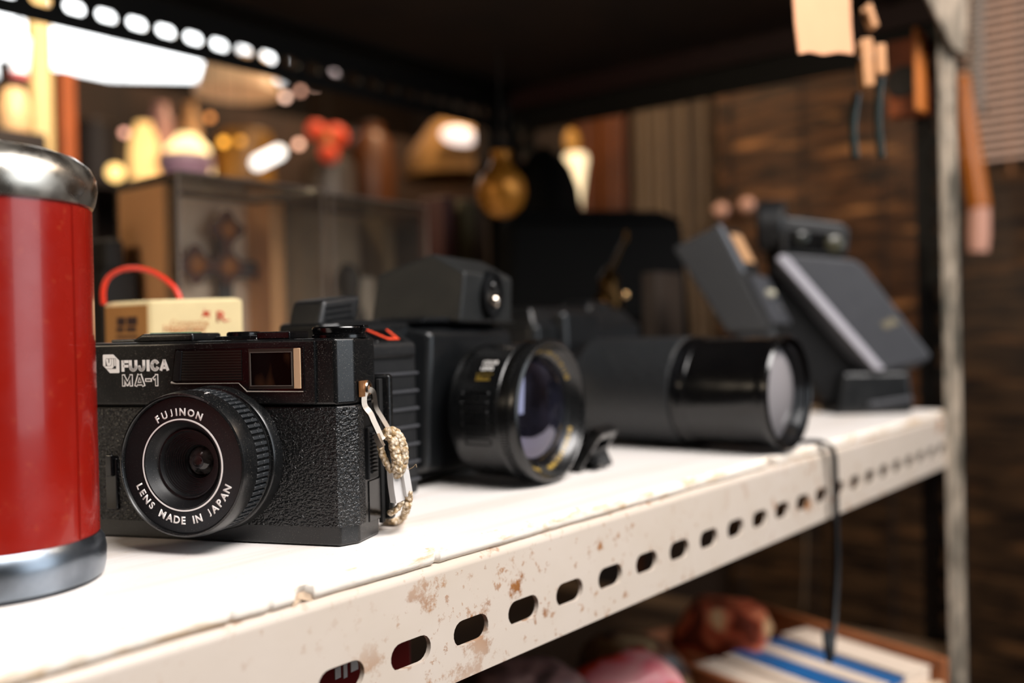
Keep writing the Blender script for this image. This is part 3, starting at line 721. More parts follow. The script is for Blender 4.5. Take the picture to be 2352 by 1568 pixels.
# grip with ribs
gr = MB(); gr.prism([(-90, -4), (-87, -7), (-57, -7), (-55, -4), (-55, 10), (-90, 10)], 2, 62, 1.6, 3); grip = gr.build('grip', BLKM, sc_)
q = MB()
for i in range(7): q.box(-86, -56.5, -8.2, -6.2, 8+i*7.6, 9.1+i*7.6, .4, 2)
q.build('ribs', GREYL, grip)  # lighter grey stands in for the shine on the rib edges
q = MB(); q.box(-91, -58.5, -9, 12, 61, 68, 1.8, M=None, fn=lambda c: (c.x, c.y, c.z + (10 if c.y > 0 and c.z > 64 else -1 if c.z > 64 else 0))); gt = q.build('grip_top', BLKM, sc_)
GM = T(-73.5, -2, 69.0) @ Rot('X', 30)
q = MB(); q.prism([(-14, -9), (14, -9), (14, 9), (-14, 9)], -1.5, 1.2, .4, 2, M=GM, top=[(-11.5, -7), (11.5, -7), (11.5, 7), (-11.5, 7)]); q.prism([(-9.5, -5.5), (9.5, -5.5), (9.5, 5.5), (-9.5, 5.5)], 1.0, 2.1, .3, 2, M=GM, top=[(-8.5, -4.8), (8.5, -4.8), (8.5, 4.8), (-8.5, 4.8)])
q.build('badge_plate', BLKG, gt)
q = MB(); q.prism([(-5.2, 4.2), (-6.8, 4.2), (-1.2, -4.2), (6.2, -4.2), (7.4, 4.2), (6.0, 4.2), (5.0, -2.8), (-0.2, -2.8)], 2.1, 2.3, M=GM); q.build('badge_letter', REDINK, gt, smooth=0)
# flash shoe cover top-left
q = MB(); LMt = T(-86, 20, 78.5) @ Rot('Y', -6)
q.box(-12, 12, -9, 9, -3, 8, 2.0, M=LMt, fn=lambda c: (c.x + (5 if c.z > 0 else 0), c.y, c.z)); fl = q.build('hot_shoe_cover', BLKM, sc_)
q = MB()
for i in range(3): q.box(-7+i*.2, 9, -9.6, -8.6, -.8+i*2.4, .5+i*2.4, .3, 2, M=LMt)
q.build('ribs', GREYP, fl)
# hump
q = MB()
b = bmesh.new()
V8 = [(-10, 2, 76), (37, 2, 76), (41, 55, 76), (-14, 55, 76),            # base
      (-8, 0, 100.6), (35.5, 0, 99), (37, 20, 109), (-7, 20, 110.6), (38, 52, 101), (-11, 52, 101.5)]
vs = [b.verts.new(p) for p in V8]
for f_ in ((3,2,1,0), (0,1,5,4), (4,5,6,7), (7,6,8,9), (9,8,2,3), (0,4,7,9,3), (1,2,8,6,5)): b.faces.new([vs[i] for i in f_])
bmesh.ops.recalc_face_normals(b, faces=b.faces); bmesh.ops.bevel(b, geom=b.edges[:], offset=1.8, segments=3, profile=.5, affect='EDGES')
q.merge(b); hump = q.build('prism_hump', plastic('hump_plastic', '#0c0e0e', 0.55, 0.2, 0.2), sc_)
# oval sensor window with a bright bulb
EY = T(14.5, -.1, 90) @ Rot('X', 90)
def oval(m, r, h0, h1, rin=None, e=1.38):
    prof = [(0, h0), (r, h0), (r, h1), (0, h1)] if rin is None else [(rin, h0), (r, h0), (r-.5, h1), (rin+.5, h1)]
    m.lathe(prof, 48, EY @ Matrix.Diagonal((1, e, 1, 1)), close=rin is not None)
q = MB(); oval(q, 9.0, -1, 2.4, 6.4); q.build('sensor_bezel', GREYP, hump)
q = MB(); oval(q, 6.6, -.6, .5); q.build('sensor_window', NEARBLACK, hump)
q = MB(); q.ball((0, -3.2, 1.6), 3.4, M=EY); q.build('sensor_bulb', Mat('bulb_chrome', '#d8cabb', 0.12, 1.0).m, hump)
q = MB(); q.ball((0, 4.2, .6), 2.6, M=EY); q.build('sensor_cell', BLKG, hump)
# mount block
q = MB(); q.prism([(-43, 3), (-38, 77), (44, 77), (47, 3)], 0, 20, 3, 3, M=T(0, 24, 0) @ Rot('X', 90), top=[(-36, 8), (-31, 72), (40, 72), (42, 8)]); q.build('mount_block', GREYP, sc_)
q = MB(); q.prism([(-34, 76.2), (-28, 79), (44, 79), (52, 76.2)], 0, 30, 1, 2, M=T(0, 38, 0) @ Rot('X', 90)); q.build('top_deck', GREYP, sc_)
# lens
L2 = T(0, 0, 33.9) @ Rot('X', 90)
q = MB(); q.lathe([(0, 5), (31, 5), (31.6, 7), (31.8, 10), (32, 28), (32.4, 30.5), (33.2, 31.2), (33.2, 32.2), (32.7, 32.8), (32.7, 37.2), (33.3, 37.8), (33.5, 40.5), (33.0, 42.2), (31.4, 43.0), (30.6, 42.2), (30.2, 40.2), (26.5, 36.2), (25.4, 35.6), (24.8, 36.2), (24.3, 34.5), (0, 34)], 128, L2)
lb = q.build('lens_barrel', DARK, sc_)
q = MB()
for i in range(150): q.box(32.4, 33.15, -.33, .33, 33.0, 37.0, M=L2 @ Rot('Z', 360*i/150))
q.build('focus_ring', DARK, lb, smooth=0)
gd = Mat('purple_coated_glass', '#0a0a12', 0.035); gd.set('IOR', 2.3); gd.set('Specular Tint', (0.72, 0.70, 1.0, 1))
gd.color(gd.mix(gd.ramp(gd.noise(55, 3), [(0.35, 0.0), (0.7, 1.0)]), '#050508', '#1c1c26'))
q = MB(); q.lathe([(24.4, 34.6), (23, 35.6), (20, 37.0), (16, 38.1), (11, 38.9), (5.5, 39.4), (0, 39.5)], 96, L2); q.build('lens_glass', gd.m, lb)
# raised panel grooves, text and scale ticks on the barrel
def oncyl(b, R, ang, h, M2):
    """wrap flat xz geometry (x -> around, z -> along the barrel towards the front) on the barrel"""
    for v in b.verts:
        a = math.radians(ang) + v.co.x/R; rr = R - v.co.y
        v.co = Vector((rr*math.cos(a), rr*math.sin(a), h+v.co.z))
    bmesh.ops.recalc_face_normals(b, faces=b.faces); bmesh.ops.transform(b, matrix=M2, verts=b.verts); return b
# text reads along the barrel axis: rotate so letters run front-back
def barrel_text(m, s, w_, h_, ang, h, off=.02):
    b = thicken(text_bm(s, w_, h_, off), .06)
    for v in b.verts: v.co = Vector((-v.co.z, v.co.y-.07, v.co.x))       # x (reading) -> along, z (up) -> around
    m.merge(oncyl(b, 32.05, ang, h, L2))
q = MB(); barrel_text(q, 'COLOR', 8.2, 2.2, 133.5, 23); barrel_text(q, 'LENS', 6.6, 2.2, 139.6, 22.6); q.build('lettering', WHITEINK, lb, smooth=0)
q = MB(); barrel_text(q, '50mm', 7.4, 2.0, 149.5, 22.0, 0); b = bmesh.new()
for a in (145.3,):
    q.box(31.9, 32.1, -.12, .12, 17.8, 26.6, M=L2 @ Rot('Z', a))
q.build('gold_lettering', GOLDINK, lb, smooth=0)
q = MB()
for a, h0, h1 in ((163, 13, 27), (171, 13, 27), (179, 13, 27), (187, 13, 27), (195, 13, 27), (203, 13, 27)):
    for da in (-2.3, 2.3): q.box(31.8, 32.5, -.28, .28, h0, h1, .15, 1, M=L2 @ Rot('Z', a+da))
    for hh in (h0, h1): q.box(31.8, 32.5, -1.3, 1.3, hh-.25, hh+.25, .1, 1, M=L2 @ Rot('Z', a))
for i in range(12): q.box(31.9, 32.25, -.25, .25, 7.5, 11.5, M=L2 @ Rot('Z', 120+i*4.4))
q.build('raised_ribs', DARK, lb)
b = thicken(text_bm('I'*1, 1, 1), .05); b.free()
q = MB(); rnd = random.Random(7)
for t0, t1 in ((30, 150), (200, 262), (278, 340)):
    t = t0
    while t < t1:
        q.box(26.6, 28.6, -rnd.uniform(.25, .6), .3, 0, .08, M=L2 @ Rot('Z', t) @ T(0, 0, 37.3) @ T(27.6, 0, 0) @ Rot('Y', -47) @ T(-27.6, 0, 0)); t += rnd.choice((2.2, 2.6, 4.4))
q.build('gold_marks', GOLDINK, lb, smooth=0)

# ------------------------------------------------------------------ third camera with the long zoom
TO, TR = (515.5, 361.5, 0.4), 1.0
tc = thing('zoom_lens_camera', 'black camera with the long waffle-gripped zoom lens reaching to the shelf edge', 'camera', TO, TR)
q = MB(); q.prism([(-20, -8), (34, -8), (40, 2), (-24, 2)], 1, 84, 3, 3, top=[(-18, -4), (20, -4), (26, 2), (-22, 2)]); q.build('mount_block', GREYP, tc)
q = MB(); q.prism([(-44, 5), (-41, 1), (84, 1), (88, 5), (88, 36), (-44, 36)], 0, 76, 2.5, 3); q.build('body', GREYP, tc)
q = MB(); q.prism([(-43, 35), (86, 35), (86, 3), (-43, 3)], 75, 87, 2.5, 3, top=[(-40, 30), (70, 30), (70, 8), (-40, 8)]); q.build('top_plate', GREYP, tc)
q = MB(); q.prism([(24, 6), (60, 6), (60, 34), (24, 34)], 84, 92, 3, 3, top=[(30, 9), (54, 9), (54, 30), (30, 30)]); q.build('prism_hump', GREYP, tc)
L3 = T(0, 0, 33.3) @ Rot('X', 90)
q = MB(); q.lathe([(0, 5), (27, 5), (27, 8), (29, 9), (29, 11), (28, 11.5), (28, 13), (30.4, 14), (30.8, 16), (30, 16.6), (31.4, 17.5), (31.6, 18), (31.6, 84), (32.6, 85), (32.9, 88), (32.6, 93), (31.8, 94), (31.8, 136), (32.4, 137), (32.8, 139), (32.8, 143), (31.6, 144.5), (30.4, 144), (29.6, 141.5), (28.8, 141), (28.4, 138), (27.4, 137.4), (27, 134), (26.6, 136.6), (26.4, 135), (0, 134.6)], 128, L3)
tb = q.build('lens_barrel', BLKG, tc)
rg = Mat('waffled_rubber', '#1c1e20', 0.5); rg.bump(rg.voro(380, 'F1'), 0.8, 0.6)
gb = MB(); gb.lathe([(31.4, 18.2), (32.9, 19), (33.1, 83), (31.4, 84)], 128, L3); q2 = gb.build('zoom_grip', rg.m, tb)
q = MB()
for r_, h_ in ((30.7, 15.2), (33.0, 88), (32.4, 93.2)): q.lathe([(r_-.6, h_-.4), (r_+.15, h_), (r_-.6, h_+.4)], 96, L3)
q.build('polished_rings', simple('polished_black_metal', '#2c2c2e', 0.15, 0.9), tb)
g3 = Mat('grey_reflection_glass', '#8e8a8c', 0.08); g3.set('IOR', 2.6)  # grey base colour stands in for a bright reflection on the glass
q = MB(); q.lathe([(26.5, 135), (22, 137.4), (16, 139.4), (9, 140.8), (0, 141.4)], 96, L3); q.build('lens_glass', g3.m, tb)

# buckle and strap ends resting on the shelf
bs = thing('strap_buckle', 'short black strap end with a square plastic buckle lying on the white shelf', 'strap', (0, 0, 0))
q = MB(); a = at(1300, 1035, z=2); q.tube(dense([(388, 312, 4), (394, 300, 8), (402, 288, 9), (407, 280, 6), (409, 272, 2.5)]), 0, flat=(15, 2.2)); q.tube(dense([(430, 300, 3), (424, 292, 9), (417, 284, 12), (412, 278, 7), (409, 273, 2)]), 0, flat=(12, 2)); q.build('webbing', BLKM, bs)
BMx = T(407, 276.5, 10.6) @ Rot('Z', 14) @ Rot('X', -58) @ Matrix.Scale(1.25, 4)
q = MB()
for x0, x1, y0, y1 in ((-11, 11, -10, -6.6), (-11, 11, 6.6, 10), (-11, -8, -10, 10), (8, 11, -10, 10), (-11, 11, -2, 1.6)): q.box(x0, x1, y0, y1, -2.6, 2.6, .7, 2, M=BMx)
q.build('buckle', BLK, bs)
# thin black cable hanging over the edge of the shelf
cb = MB(); PTS = [(548, 262, 1.7), (556, 243, 1.7), (561, 229, 1.7), (567, 217.5, .9), (571, 213.6, -5), (573.5, 213.6, -20), (574, 213.6, -50), (572, 213, -75), (564, 212, -100), (554, 210, -118), (549, 209, -124), (547, 210, -115), (551, 212, -108)]
cb.tube(dense(PTS), 0, flat=(5.2, 2.0)); tag(cb.build('camera_strap', BLKM), 'thin black strap draped over the rack front rail and hanging down', 'strap')

# ------------------------------------------------------------------ flash guns
vr, vf_, vu = cr, cf, cu
def vbox(m, c, w_, h_, d, roll=0, yaw=0, pitch=0, bev=2, M2=None, fn=None):
    """box: w across, h up, d deep; roll turns it like a clock hand, yaw/pitch turn it about its own upright/level axis"""
    base = frame(c, vr, vf_, vu) @ Rot('Y', roll) @ Rot('Z', yaw) @ Rot('X', pitch)
    m.box(-w_/2, w_/2, -d/2, d/2, -h_/2, h_/2, bev, 3, M=base @ (M2 or Matrix.Identity(4)), fn=fn); return base
def vprism(m, pts, Z, dv, bev=2.0, push=0.0):
    """solid whose near face has the given outline at depth Z and whose body runs back along dv (mm)"""
    P = [atd(x, y, Z) + dv.normalized()*push for x, y in pts]; n = len(P); b = bmesh.new()
    a = [b.verts.new(p) for p in P]; c = [b.verts.new(p+dv) for p in P]
    b.faces.new(a); b.faces.new(c[::-1])
    for i in range(n): b.faces.new((a[i], c[i], c[(i+1) % n], a[(i+1) % n]))
    bmesh.ops.recalc_face_normals(b, faces=b.faces)
    if bev: bmesh.ops.bevel(b, geom=b.edges[:], offset=bev, segments=3, profile=.5, affect='EDGES', clamp_overlap=True)
    return m.merge(b)
def panel(m, A, B_, dv, u0, u1, v0, v1, out, t=.8, bev=.3):
    """thin plate on the side face spanned by the edge A-B and dv"""
    P = [A.lerp(B_, u_)+dv*v_ for u_, v_ in ((u0, v0), (u1, v0), (u1, v1), (u0, v1))]; b = bmesh.new()
    a = [b.verts.new(p-out*.3) for p in P]; c = [b.verts.new(p+out*t) for p in P]
    b.faces.new(a); b.faces.new(c[::-1])
    for i in range(4): b.faces.new((a[i], c[i], c[(i+1) % 4], a[(i+1) % 4]))
    bmesh.ops.recalc_face_normals(b, faces=b.faces)
    if bev: bmesh.ops.bevel(b, geom=b.edges[:], offset=bev, segments=2, profile=.5, affect='EDGES', clamp_overlap=True)
    return m.merge(b)
fb = thing('flash_gun', 'large grey flash gun leaning to the right at the far end of the shelf', 'flash', (0, 0, 0))
q = MB(); vprism(q, [(1786, 592), (1800, 580), (1962, 594), (1985, 608), (2142, 815), (2132, 828), (2026, 852), (2006, 846)], 762, cf*16-cu*7-cr*3, 3.0); q.build('body', GREYL, fb)
q = MB(); vprism(q, [(1782, 620), (1960, 622), (2105, 835), (2052, 905), (1898, 925), (1770, 770)], 778, cf*30, 4); q.build('battery_case', SHADE, fb)
q = MB(); vprism(q, [(1784, 594), (1796, 584), (1812, 590), (2034, 848), (2012, 850)], 761.2, cf*6, 1.2); q.build('edge_highlight', simple('painted_edge_highlight', '#a8a6ae', .3), fb)  # paler strip paints the highlight along the body's left edge
q = MB(); vprism(q, [(2022, 742), (2052, 728), (2066, 742), (2034, 756)], 762, -cf*.5, 0); q.build('scuffed_plate', simple('scuffed_gold_print', '#6b6350', 0.5), fb)
q = MB(); vprism(q, [(1800, 492), (1935, 508), (1956, 526), (1950, 585), (1925, 597), (1790, 585)], 764, cf*34, 4); hd = q.build('head', BLKM, fb)
q = MB(); vprism(q, [(1812, 524), (1940, 538), (1936, 580), (1806, 572)], 763.6, -cf*1.0, .4); q.build('head_window', BLKG, hd)
q = MB(); q.ball((0, 0, 0), 5.5, M=frame(atd(1842, 546, 762), vr, vf_, vu), sc=(1, .35, 1)); q.build('sensor_eye', simple('dim_sensor_glass', '#262824', 0.2), hd)
q = MB(); q.ball((0, 0, 0), 7.5, M=frame(atd(1917, 560, 762), vr, vf_, vu), sc=(1, .35, 1)); q.build('sensor_eye', simple('dim_amber_glass', '#3c3a2c', 0.2), hd)
q = MB(); q.lathe([(0, -11), (18, -11), (21, -8), (21, 8), (18, 11), (0, 11)], 48, frame(atd(1768, 520, 786), vu, vf_, vr) @ Rot('X', 20) @ T(0, 0, 2)); q.build('swivel_joint', BLKM, fb)
q = MB(); vprism(q, [(1770, 520), (1806, 520), (1806, 640), (1780, 640)], 776, cf*24, 4); q.build('neck', SHADE, fb)
q = MB()
F0 = T(792, 272, 0.3) @ Rot('Z', -48)
q.prism([(-30, -24), (34, -24), (34, 18), (-30, 18)], 0, 34, 4, 3, M=F0, top=[(-22, -18), (30, -26), (32, 14), (-22, 14)]); q.build('foot', GREYP, fb)
q = MB(); q.box(-4, 32, -27.5, -23, 6, 10, .8, M=F0 @ Rot('Y', -7)); q.build('foot_highlight', GREYL, fb)  # lighter strip paints the highlight line across the foot

fa = thing('flash_gun', 'smaller dark flash gun with a tan window, left of the grey flash gun', 'flash', (0, 0, 0))
DV = cf*26+cr*22
q = MB(); vprism(q, [(1542, 568), (1646, 516), (1768, 752), (1755, 764), (1668, 764)], 735, DV, 2.5); q.build('body', plastic('dark_flash_plastic', '#0f0d0c', 0.6, 0.1), fa)
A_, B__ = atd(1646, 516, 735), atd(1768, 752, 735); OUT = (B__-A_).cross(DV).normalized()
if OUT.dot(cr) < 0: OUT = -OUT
q = MB(); panel(q, A_, B__, DV, .03, .42, .12, .95, OUT, 1.2); q.build('face_panel', BLKM, fa)
q = MB(); panel(q, A_, B__, DV, .08, .36, .34, .86, OUT, 2.0); q.build('flash_window', simple('tan_flash_diffuser', '#c89a70', 0.35), fa)
q = MB(); panel(q, A_, B__, DV, .0, .46, 0.0, .14, OUT, 1.8); q.build('bright_edge', simple('pale_grey_edge', '#777c84', 0.3), fa)  # paler grey strip along the near edge of the side face
q = MB(); panel(q, A_, B__, DV, .50, .97, .08, 1.05, OUT, 4.0, 1.2); ctl = q.build('control_panel', GREYL, fa)
q = MB(); q.ball(A_.lerp(B__, .68)+DV*.62+OUT*4, 5, sc=(1, 1, .7)); q.build('test_button', simple('ivory_button', '#b8b4a0', 0.3), ctl)
q = MB(); q.ball(A_.lerp(B__, .84)+DV*.7+OUT*4, 3.6); q.build('side_dial', GREYL, ctl)
q = MB(); vprism(q, [(1690, 750), (1775, 740), (1800, 800), (1740, 860), (1690, 840)], 738, cf*26+cr*8, 4); q.build('shoe', BLKM, fa)
q = MB(); p = at(1700, 890, z=0); q.box(640, 704, 345, 388, 0.3, 34, 5); tag(q.build('battery_pack', SHADE), 'black battery box behind the long zoom lens, under the smaller flash gun', 'battery box')

# ------------------------------------------------------------------ cream carton with red cord handle
BO = atd(345, 690, 452); 
bx = thing('carton_box', 'cream printed carton with a red cord handle, behind the small camera', 'box', (BO.x, BO.y, 0.3), 0)
ex = (atd(559, 690, 449)-BO); ex.z = 0; bw = ex.length; ang = math.degrees(math.atan2(ex.y, ex.x)); bx.rotation_euler.z = math.radians(ang)
HB = BO.z
CREAM = simple('cream_card', '#f3e0ae', 0.55, 0, .04, 90); TAN = simple('tan_card', '#a8743a', 0.6, 0, .08, 60)
dirl = atd(238, 695, 470)-BO; dirl.z = 0
lx = dirl.dot(ex.normalized()); ly = dirl.dot(Vector((-ex.normalized().y, ex.normalized().x, 0)))
q = MB(); q.prism([(0, 0), (bw, 0), (bw+lx, ly), (lx, ly)], 0, HB, 1.6, 3)
carton = q.build('carton', CREAM, bx)
nv = Vector((lx, ly, 0)).normalized(); nn = Vector((nv.y, -nv.x, 0)); nn = -nn if nn.y > 0 else nn
SM = frame(Vector((lx, ly, 0)) + nn*0.0, -nv, -nn, Vector((0, 0, 1)))          # local x runs towards the near corner, outer side at -y
sl_ = Vector((lx, ly, 0)).length
q = MB(); q.box(1.2, sl_-2.2, -.25, .3, 4, HB-2.2, .15, 1, M=SM); sp = q.build('tan_side', TAN, bx)
INK = simple('dark_brown_ink', '#2e130c', 0.6)
q = MB(); zc = HB-10.5
# two blocky emblem shapes over a line of lettering
mid = sl_*.52; wch = sl_*.5
for dx, w_ in ((-wch*.27, wch*.36), (wch*.2, wch*.44)):
    q.box(mid+dx-w_/2, mid+dx+w_/2, -.42, -.2, zc-1.2, zc+2.9, M=SM); q.box(mid+dx-w_/2-.6, mid+dx+w_/2-1.0, -.42, -.2, zc-4.3, zc-1.9, M=SM)
q.box(mid-wch*.5, mid+wch*.42, -.42, -.2, zc-7.2, zc-6.0, M=SM); q.build('dark_emblem', INK, sp, smooth=0)
def loc_front(px_, py_):        # picture point on the carton's front -> local x, z
    n_ = Vector((ex.normalized().y, -ex.normalized().x, 0)); d = ray(px_, py_); t = (BO-CAM).dot(n_)/d.dot(n_); P = CAM+d*t-BO
    return P.dot(ex.normalized()), P.z+HB
q = MB(); x, z = loc_front(436, 744); q.merge(thicken(text_bm('Connecting', 18.2, None, 0.0), .05), T(x, -.1, z)); 
x, z = loc_front(424, 758); q.merge(thicken(text_bm('Happiness', 20.2, None, 0.02), .05), T(x, -.1, z)); q.build('lettering', simple('rust_ink', '#c07a4a', 0.5), carton, smooth=0)
q = MB(); x, z = loc_front(509, 728); q.merge(thicken(text_bm('R', 4.9, 5.2, 0.03), .05), T(x, -.1, z)); 
x, z = loc_front(474, 721)
q.prism([(-1.2, 2.4), (-.2, .9), (2.2, 1.0), (1.3, -.4), (2.0, -2.2), (.2, -1.2), (-2.6, -1.8), (-1.4, -.4), (-2.0, .4), (-1.0, .8)], 0, .06, M=T(x, -.02, z) @ Rot('X', 90))
x, z = loc_front(524, 737); q.box(x-.9, x+.9, -.1, 0, z-.25, z+.25)
q.build('red_emblem', simple('red_ink', '#c23a22', 0.5), carton, smooth=0)
hp = [(238, 700, 466), (237, 668, 465), (248, 640, 465), (275, 622, 464), (308, 617, 463), (345, 624, 461), (378, 642, 459), (402, 664, 458), (414, 688, 457)]
q = MB(); mw = Matrix.Rotation(math.radians(-ang), 4, 'Z') @ T(-BO.x, -BO.y, 0)
q.tube([mw @ p for p in dense([atd(*p) for p in hp], 6)], 1.35, 12); q.build('cord_handle', simple('red_plastic_cord', '#d8341c', 0.35), bx)

# ------------------------------------------------------------------ clear display cases
def case(name, label, x0, x1, y0, y1, h, side_col, back_col, parts=True):
    t = thing(name, label, 'display case', ((x0+x1)/2, (y0+y1)/2, 0.3)); W_, D_ = (x1-x0)/2, (y1-y0)/2
    q = MB(); th = 1.6
    q.box(-W_, W_, -D_, -D_+th, 3, h, .3, 1); q.box(-W_, W_, -D_, D_, h-th, h, .3, 1)
    q.box(-W_, -W_+th, -D_+th, D_, 3, h-th, .3, 1); q.box(W_-th, W_, -D_+th, D_, 3, h-th, .3, 1); q.build('clear_cover', ACRYLIC, t, smooth=0)
    q = MB(); q.box(-W_, W_, -D_, D_, 0, 3, .5); q.build('base', WOOD, t)
    q = MB(); q.box(-W_+2, W_-2, D_-4, D_-2, 3, h-4); q.build('back_card', back_col, t, smooth=0)
    q = MB(); q.box(W_-16, W_-2.2, D_-34, D_-4.2, 3, h-6, .5); q.build('side_card', side_col, t)
    q = MB()
    for x in (-W_+.3, W_-.3):
        q.box(x-.9, x+.9, -D_-.4, -D_+1.4, 3, h, .3, 1)
    q.box(-W_, W_, -D_-.4, -D_+1.2, h-.8, h+.6, .3, 1); q.build('edge_strip', simple('milky_acrylic_edge', '#8d7d70', 0.3), t)
    return t
CARDB = simple('beige_lining', '#ead6c0', 0.8, 0, .1, 20); CARDS = simple('tan_lining', '#eab27c', 0.7, 0, .08, 20)
ca = case('display_case', 'clear display case with the cross ornament inside, nearer the red canister', 352, 474, 562, 640, 182, CARDS, CARDB)
q = MB(); q.box(-60.2, -58.8, -20, 37, 3, 176, .3); q.build('left_lining', CARDS, ca)
cbm = case('display_case', 'clear display case holding a dark figure, nearer the black hump of the second camera', 482, 586, 562, 632, 180, simple('grey_brown_lining', '#6e5a3e', .8), simple('brown_lining', '#a8927a', .8, 0, .2, 20))
# cross ornament: medallions joined by dark bars
cross = thing('cross_ornament', 'cross ornament of brown medallions joined by dark bars, inside the clear case', 'ornament', (0, 0, 0))
XC, YC = at(513, 612, y=628).x, 626.0
zc_ = at(513, 612, y=628).z; zt_ = at(512, 528, y=628).z; xr = at(606, 625, y=628).x; xl = at(440, 605, y=628).x
BRN = simple('brown_medallion', '#5a2e18', 0.5, 0, .3, 60); ORN = simple('amber_medallion_center', '#a8641e', 0.4); SLATE = simple('slate_bar', '#3a3a3c', 0.5)
q = MB(); q.box(XC-6, XC+6, YC-1, YC+3, 3.4, zt_); q.box(xl, xr, YC-1, YC+3, zc_-8, zc_+5); q.build('bars', SLATE, cross)
for x, z in ((XC, zt_), (xr, zc_-4), (xl, zc_), (XC, zc_)):
    q = MB(); 
    pts = [((13+2.5*math.cos(4*a))*math.cos(a), (13+2.5*math.cos(4*a))*math.sin(a)) for a in [2*math.pi*k/40 for k in range(40)]]
    q.prism(pts, 0, 4, 1, 2, M=T(x, YC-1.2, z) @ Rot('X', 90)); md_ = q.build('medallion', BRN, cross)
    q = MB(); q.ball((0, 0, 4.2), 6.5, M=T(x, YC-1.2, z) @ Rot('X', 90), sc=(1, 1, .4)); q.build('medallion_center', ORN, md_)
# dark figure and pale block in the second case
p = at(800, 640, y=606)
fg = thing('figurine', 'dark seated figurine inside the second clear case', 'figurine', (p.x, 606, 3.5))
q = MB(); q.lathe([(0, 0), (17, 0), (18, 6), (14, 22), (11, 50), (13, 70), (14, 84), (8, 98), (7, 102), (10, 110), (9.5, 120), (5, 128), (0, 130)], 40); q.build('body', simple('dark_figure_paint', '#1a160e', 0.6), fg)
q = MB(); q.box(-16, 16, -14, 14, 0, 5, 1); q.build('plinth', WOOD, fg)
p = at(850, 580, y=612)
q = MB(); q.box(p.x-13, p.x+13, 610, 624, 80, 122, 1); q.box(p.x-13, p.x+13, 606, 624, 3.4, 58, 1); 
tag(q.build('pale_box', simple('pale_grey_card', '#a99c8c', 0.7)), 'pale square card box beside the dark figurine in the clear case', 'box')

# ------------------------------------------------------------------ dark bag, black jug, brass bell
c = at(1400, 700, y=470)
bag = thing('camera_bag', 'black soft camera bag behind the cameras, in shadow', 'bag', (c.x+45, 520, 0.3), -38)
BAGM = Mat('black_bag_fabric', '#030303', 0.8); BAGM.set('Specular IOR Level', 0.12); BAGM = BAGM.m
hb = 70+ (766-490)/2200*(Vector((c.x+45, 520, 0)).dot(cf))
q = MB(); q.prism([(-92, -34), (92, -34), (98, 0), (92, 34), (-92, 34), (-98, 0)], 0, hb-10, 9, 4, top=[(-86, -26), (86, -26), (90, 0), (86, 26), (-86, 26), (-90, 0)]); q.build('body', BAGM, bag)
q = MB(); q.prism([(-88, -30), (88, -30), (88, 28), (-88, 28)], hb-12, hb, 5, 4, top=[(-72, -20), (66, -20), (66, 20), (-72, 20)]); q.build('flap', BAGM, bag)
q = MB(); q.box(-60, 60, -40, -30, 18, 84, 5); q.build('front_pocket', BAGM, bag)
c = at(1252, 430, y=640)
jug = thing('black_jug', 'round black jug with a narrow top, rising behind the camera bag', 'jug', (c.x, 640, 0.3))
ht = at(1252, 335, y=640).z; kk = Vector((c.x, 640, 0)).dot(cf)/2200
q = MB(); q.lathe([(0, 0), (60*kk, 0), (78*kk, 40), (82*kk, ht-150*kk), (76*kk, ht-100*kk), (60*kk, ht-55*kk), (38*kk, ht-25*kk), (18*kk, ht-8*kk), (0, ht)], 48); q.build('body', BAGM, jug)
q = MB(); q.tube(dense([(-40*kk, 30*kk, ht-60*kk), (-110*kk, 35*kk, ht-40*kk), (-165*kk, 50*kk, ht-90*kk), (-130*kk, 45*kk, ht-170*kk), (-60*kk, 30*kk, ht-190*kk)]), 13*kk, 10); q.build('handle', BAGM, jug)
c = atd(1152, 432, 790); kk = 790/2200
bell = thing('brass_bell', 'round amber brass bell hanging in front of the black jug', 'bell', (c.x, c.y, c.z))
BRASS = Mat('amber_brass', '#b06e1c', 0.38, 0.55); BRASS.color(BRASS.mix(BRASS.noise(60, 4), '#8e5212', '#c98a30')); BRASS = BRASS.m
q = MB(); q.lathe([(0, -70*kk)] + [(58*kk*math.sin(math.radians(a)), -8*kk-62*kk*math.cos(math.radians(a))) for a in range(12, 156, 8)] + [(24*kk, 62*kk), (22*kk, 76*kk), (26*kk, 84*kk), (0, 86*kk)], 48); q.build('body', BRASS, bell)
q = MB(); q.tube([(0, 0, 90*kk), (0, 0, 303-c.z)], .8, 6); q.build('hanging_cord', simple('dark_string', '#14100c', .8), bell)
# brass figurine with a slender neck
c = at(1400, 740, y=400); kk = Vector((c.x, 400, 0)).dot(cf)/2200
br = thing('brass_figurine', 'small brass instrument-shaped figurine with a slender neck, standing among the cameras', 'figurine', (c.x, 400, 0.3))
z0 = at(1400, 700, y=400).z
DBR = Mat('dark_brass', '#3a2810', 0.2, 0.9).m
q = MB(); q.lathe([(0, 0), (24*kk, 0), (26*kk, 4), (14*kk, 8), (11*kk, 30), (12*kk, z0-26*kk), (30*kk, z0-10*kk), (34*kk, z0+14*kk), (22*kk, z0+38*kk), (26*kk, z0+58*kk), (12*kk, z0+76*kk), (8*kk, z0+84*kk), (0, z0+86*kk)], 40); q.build('body', DBR, br)
q = MB(); q.tube([(0, 0, z0+70*kk), (18*kk, -14*kk, z0+112*kk), (34*kk, -26*kk, z0+155*kk)], [6*kk, 5*kk, 4*kk], 10); q.box(28*kk, 40*kk, -34*kk, -20*kk, z0+140*kk, z0+170*kk, 1.5); q.build('neck', DBR, br)
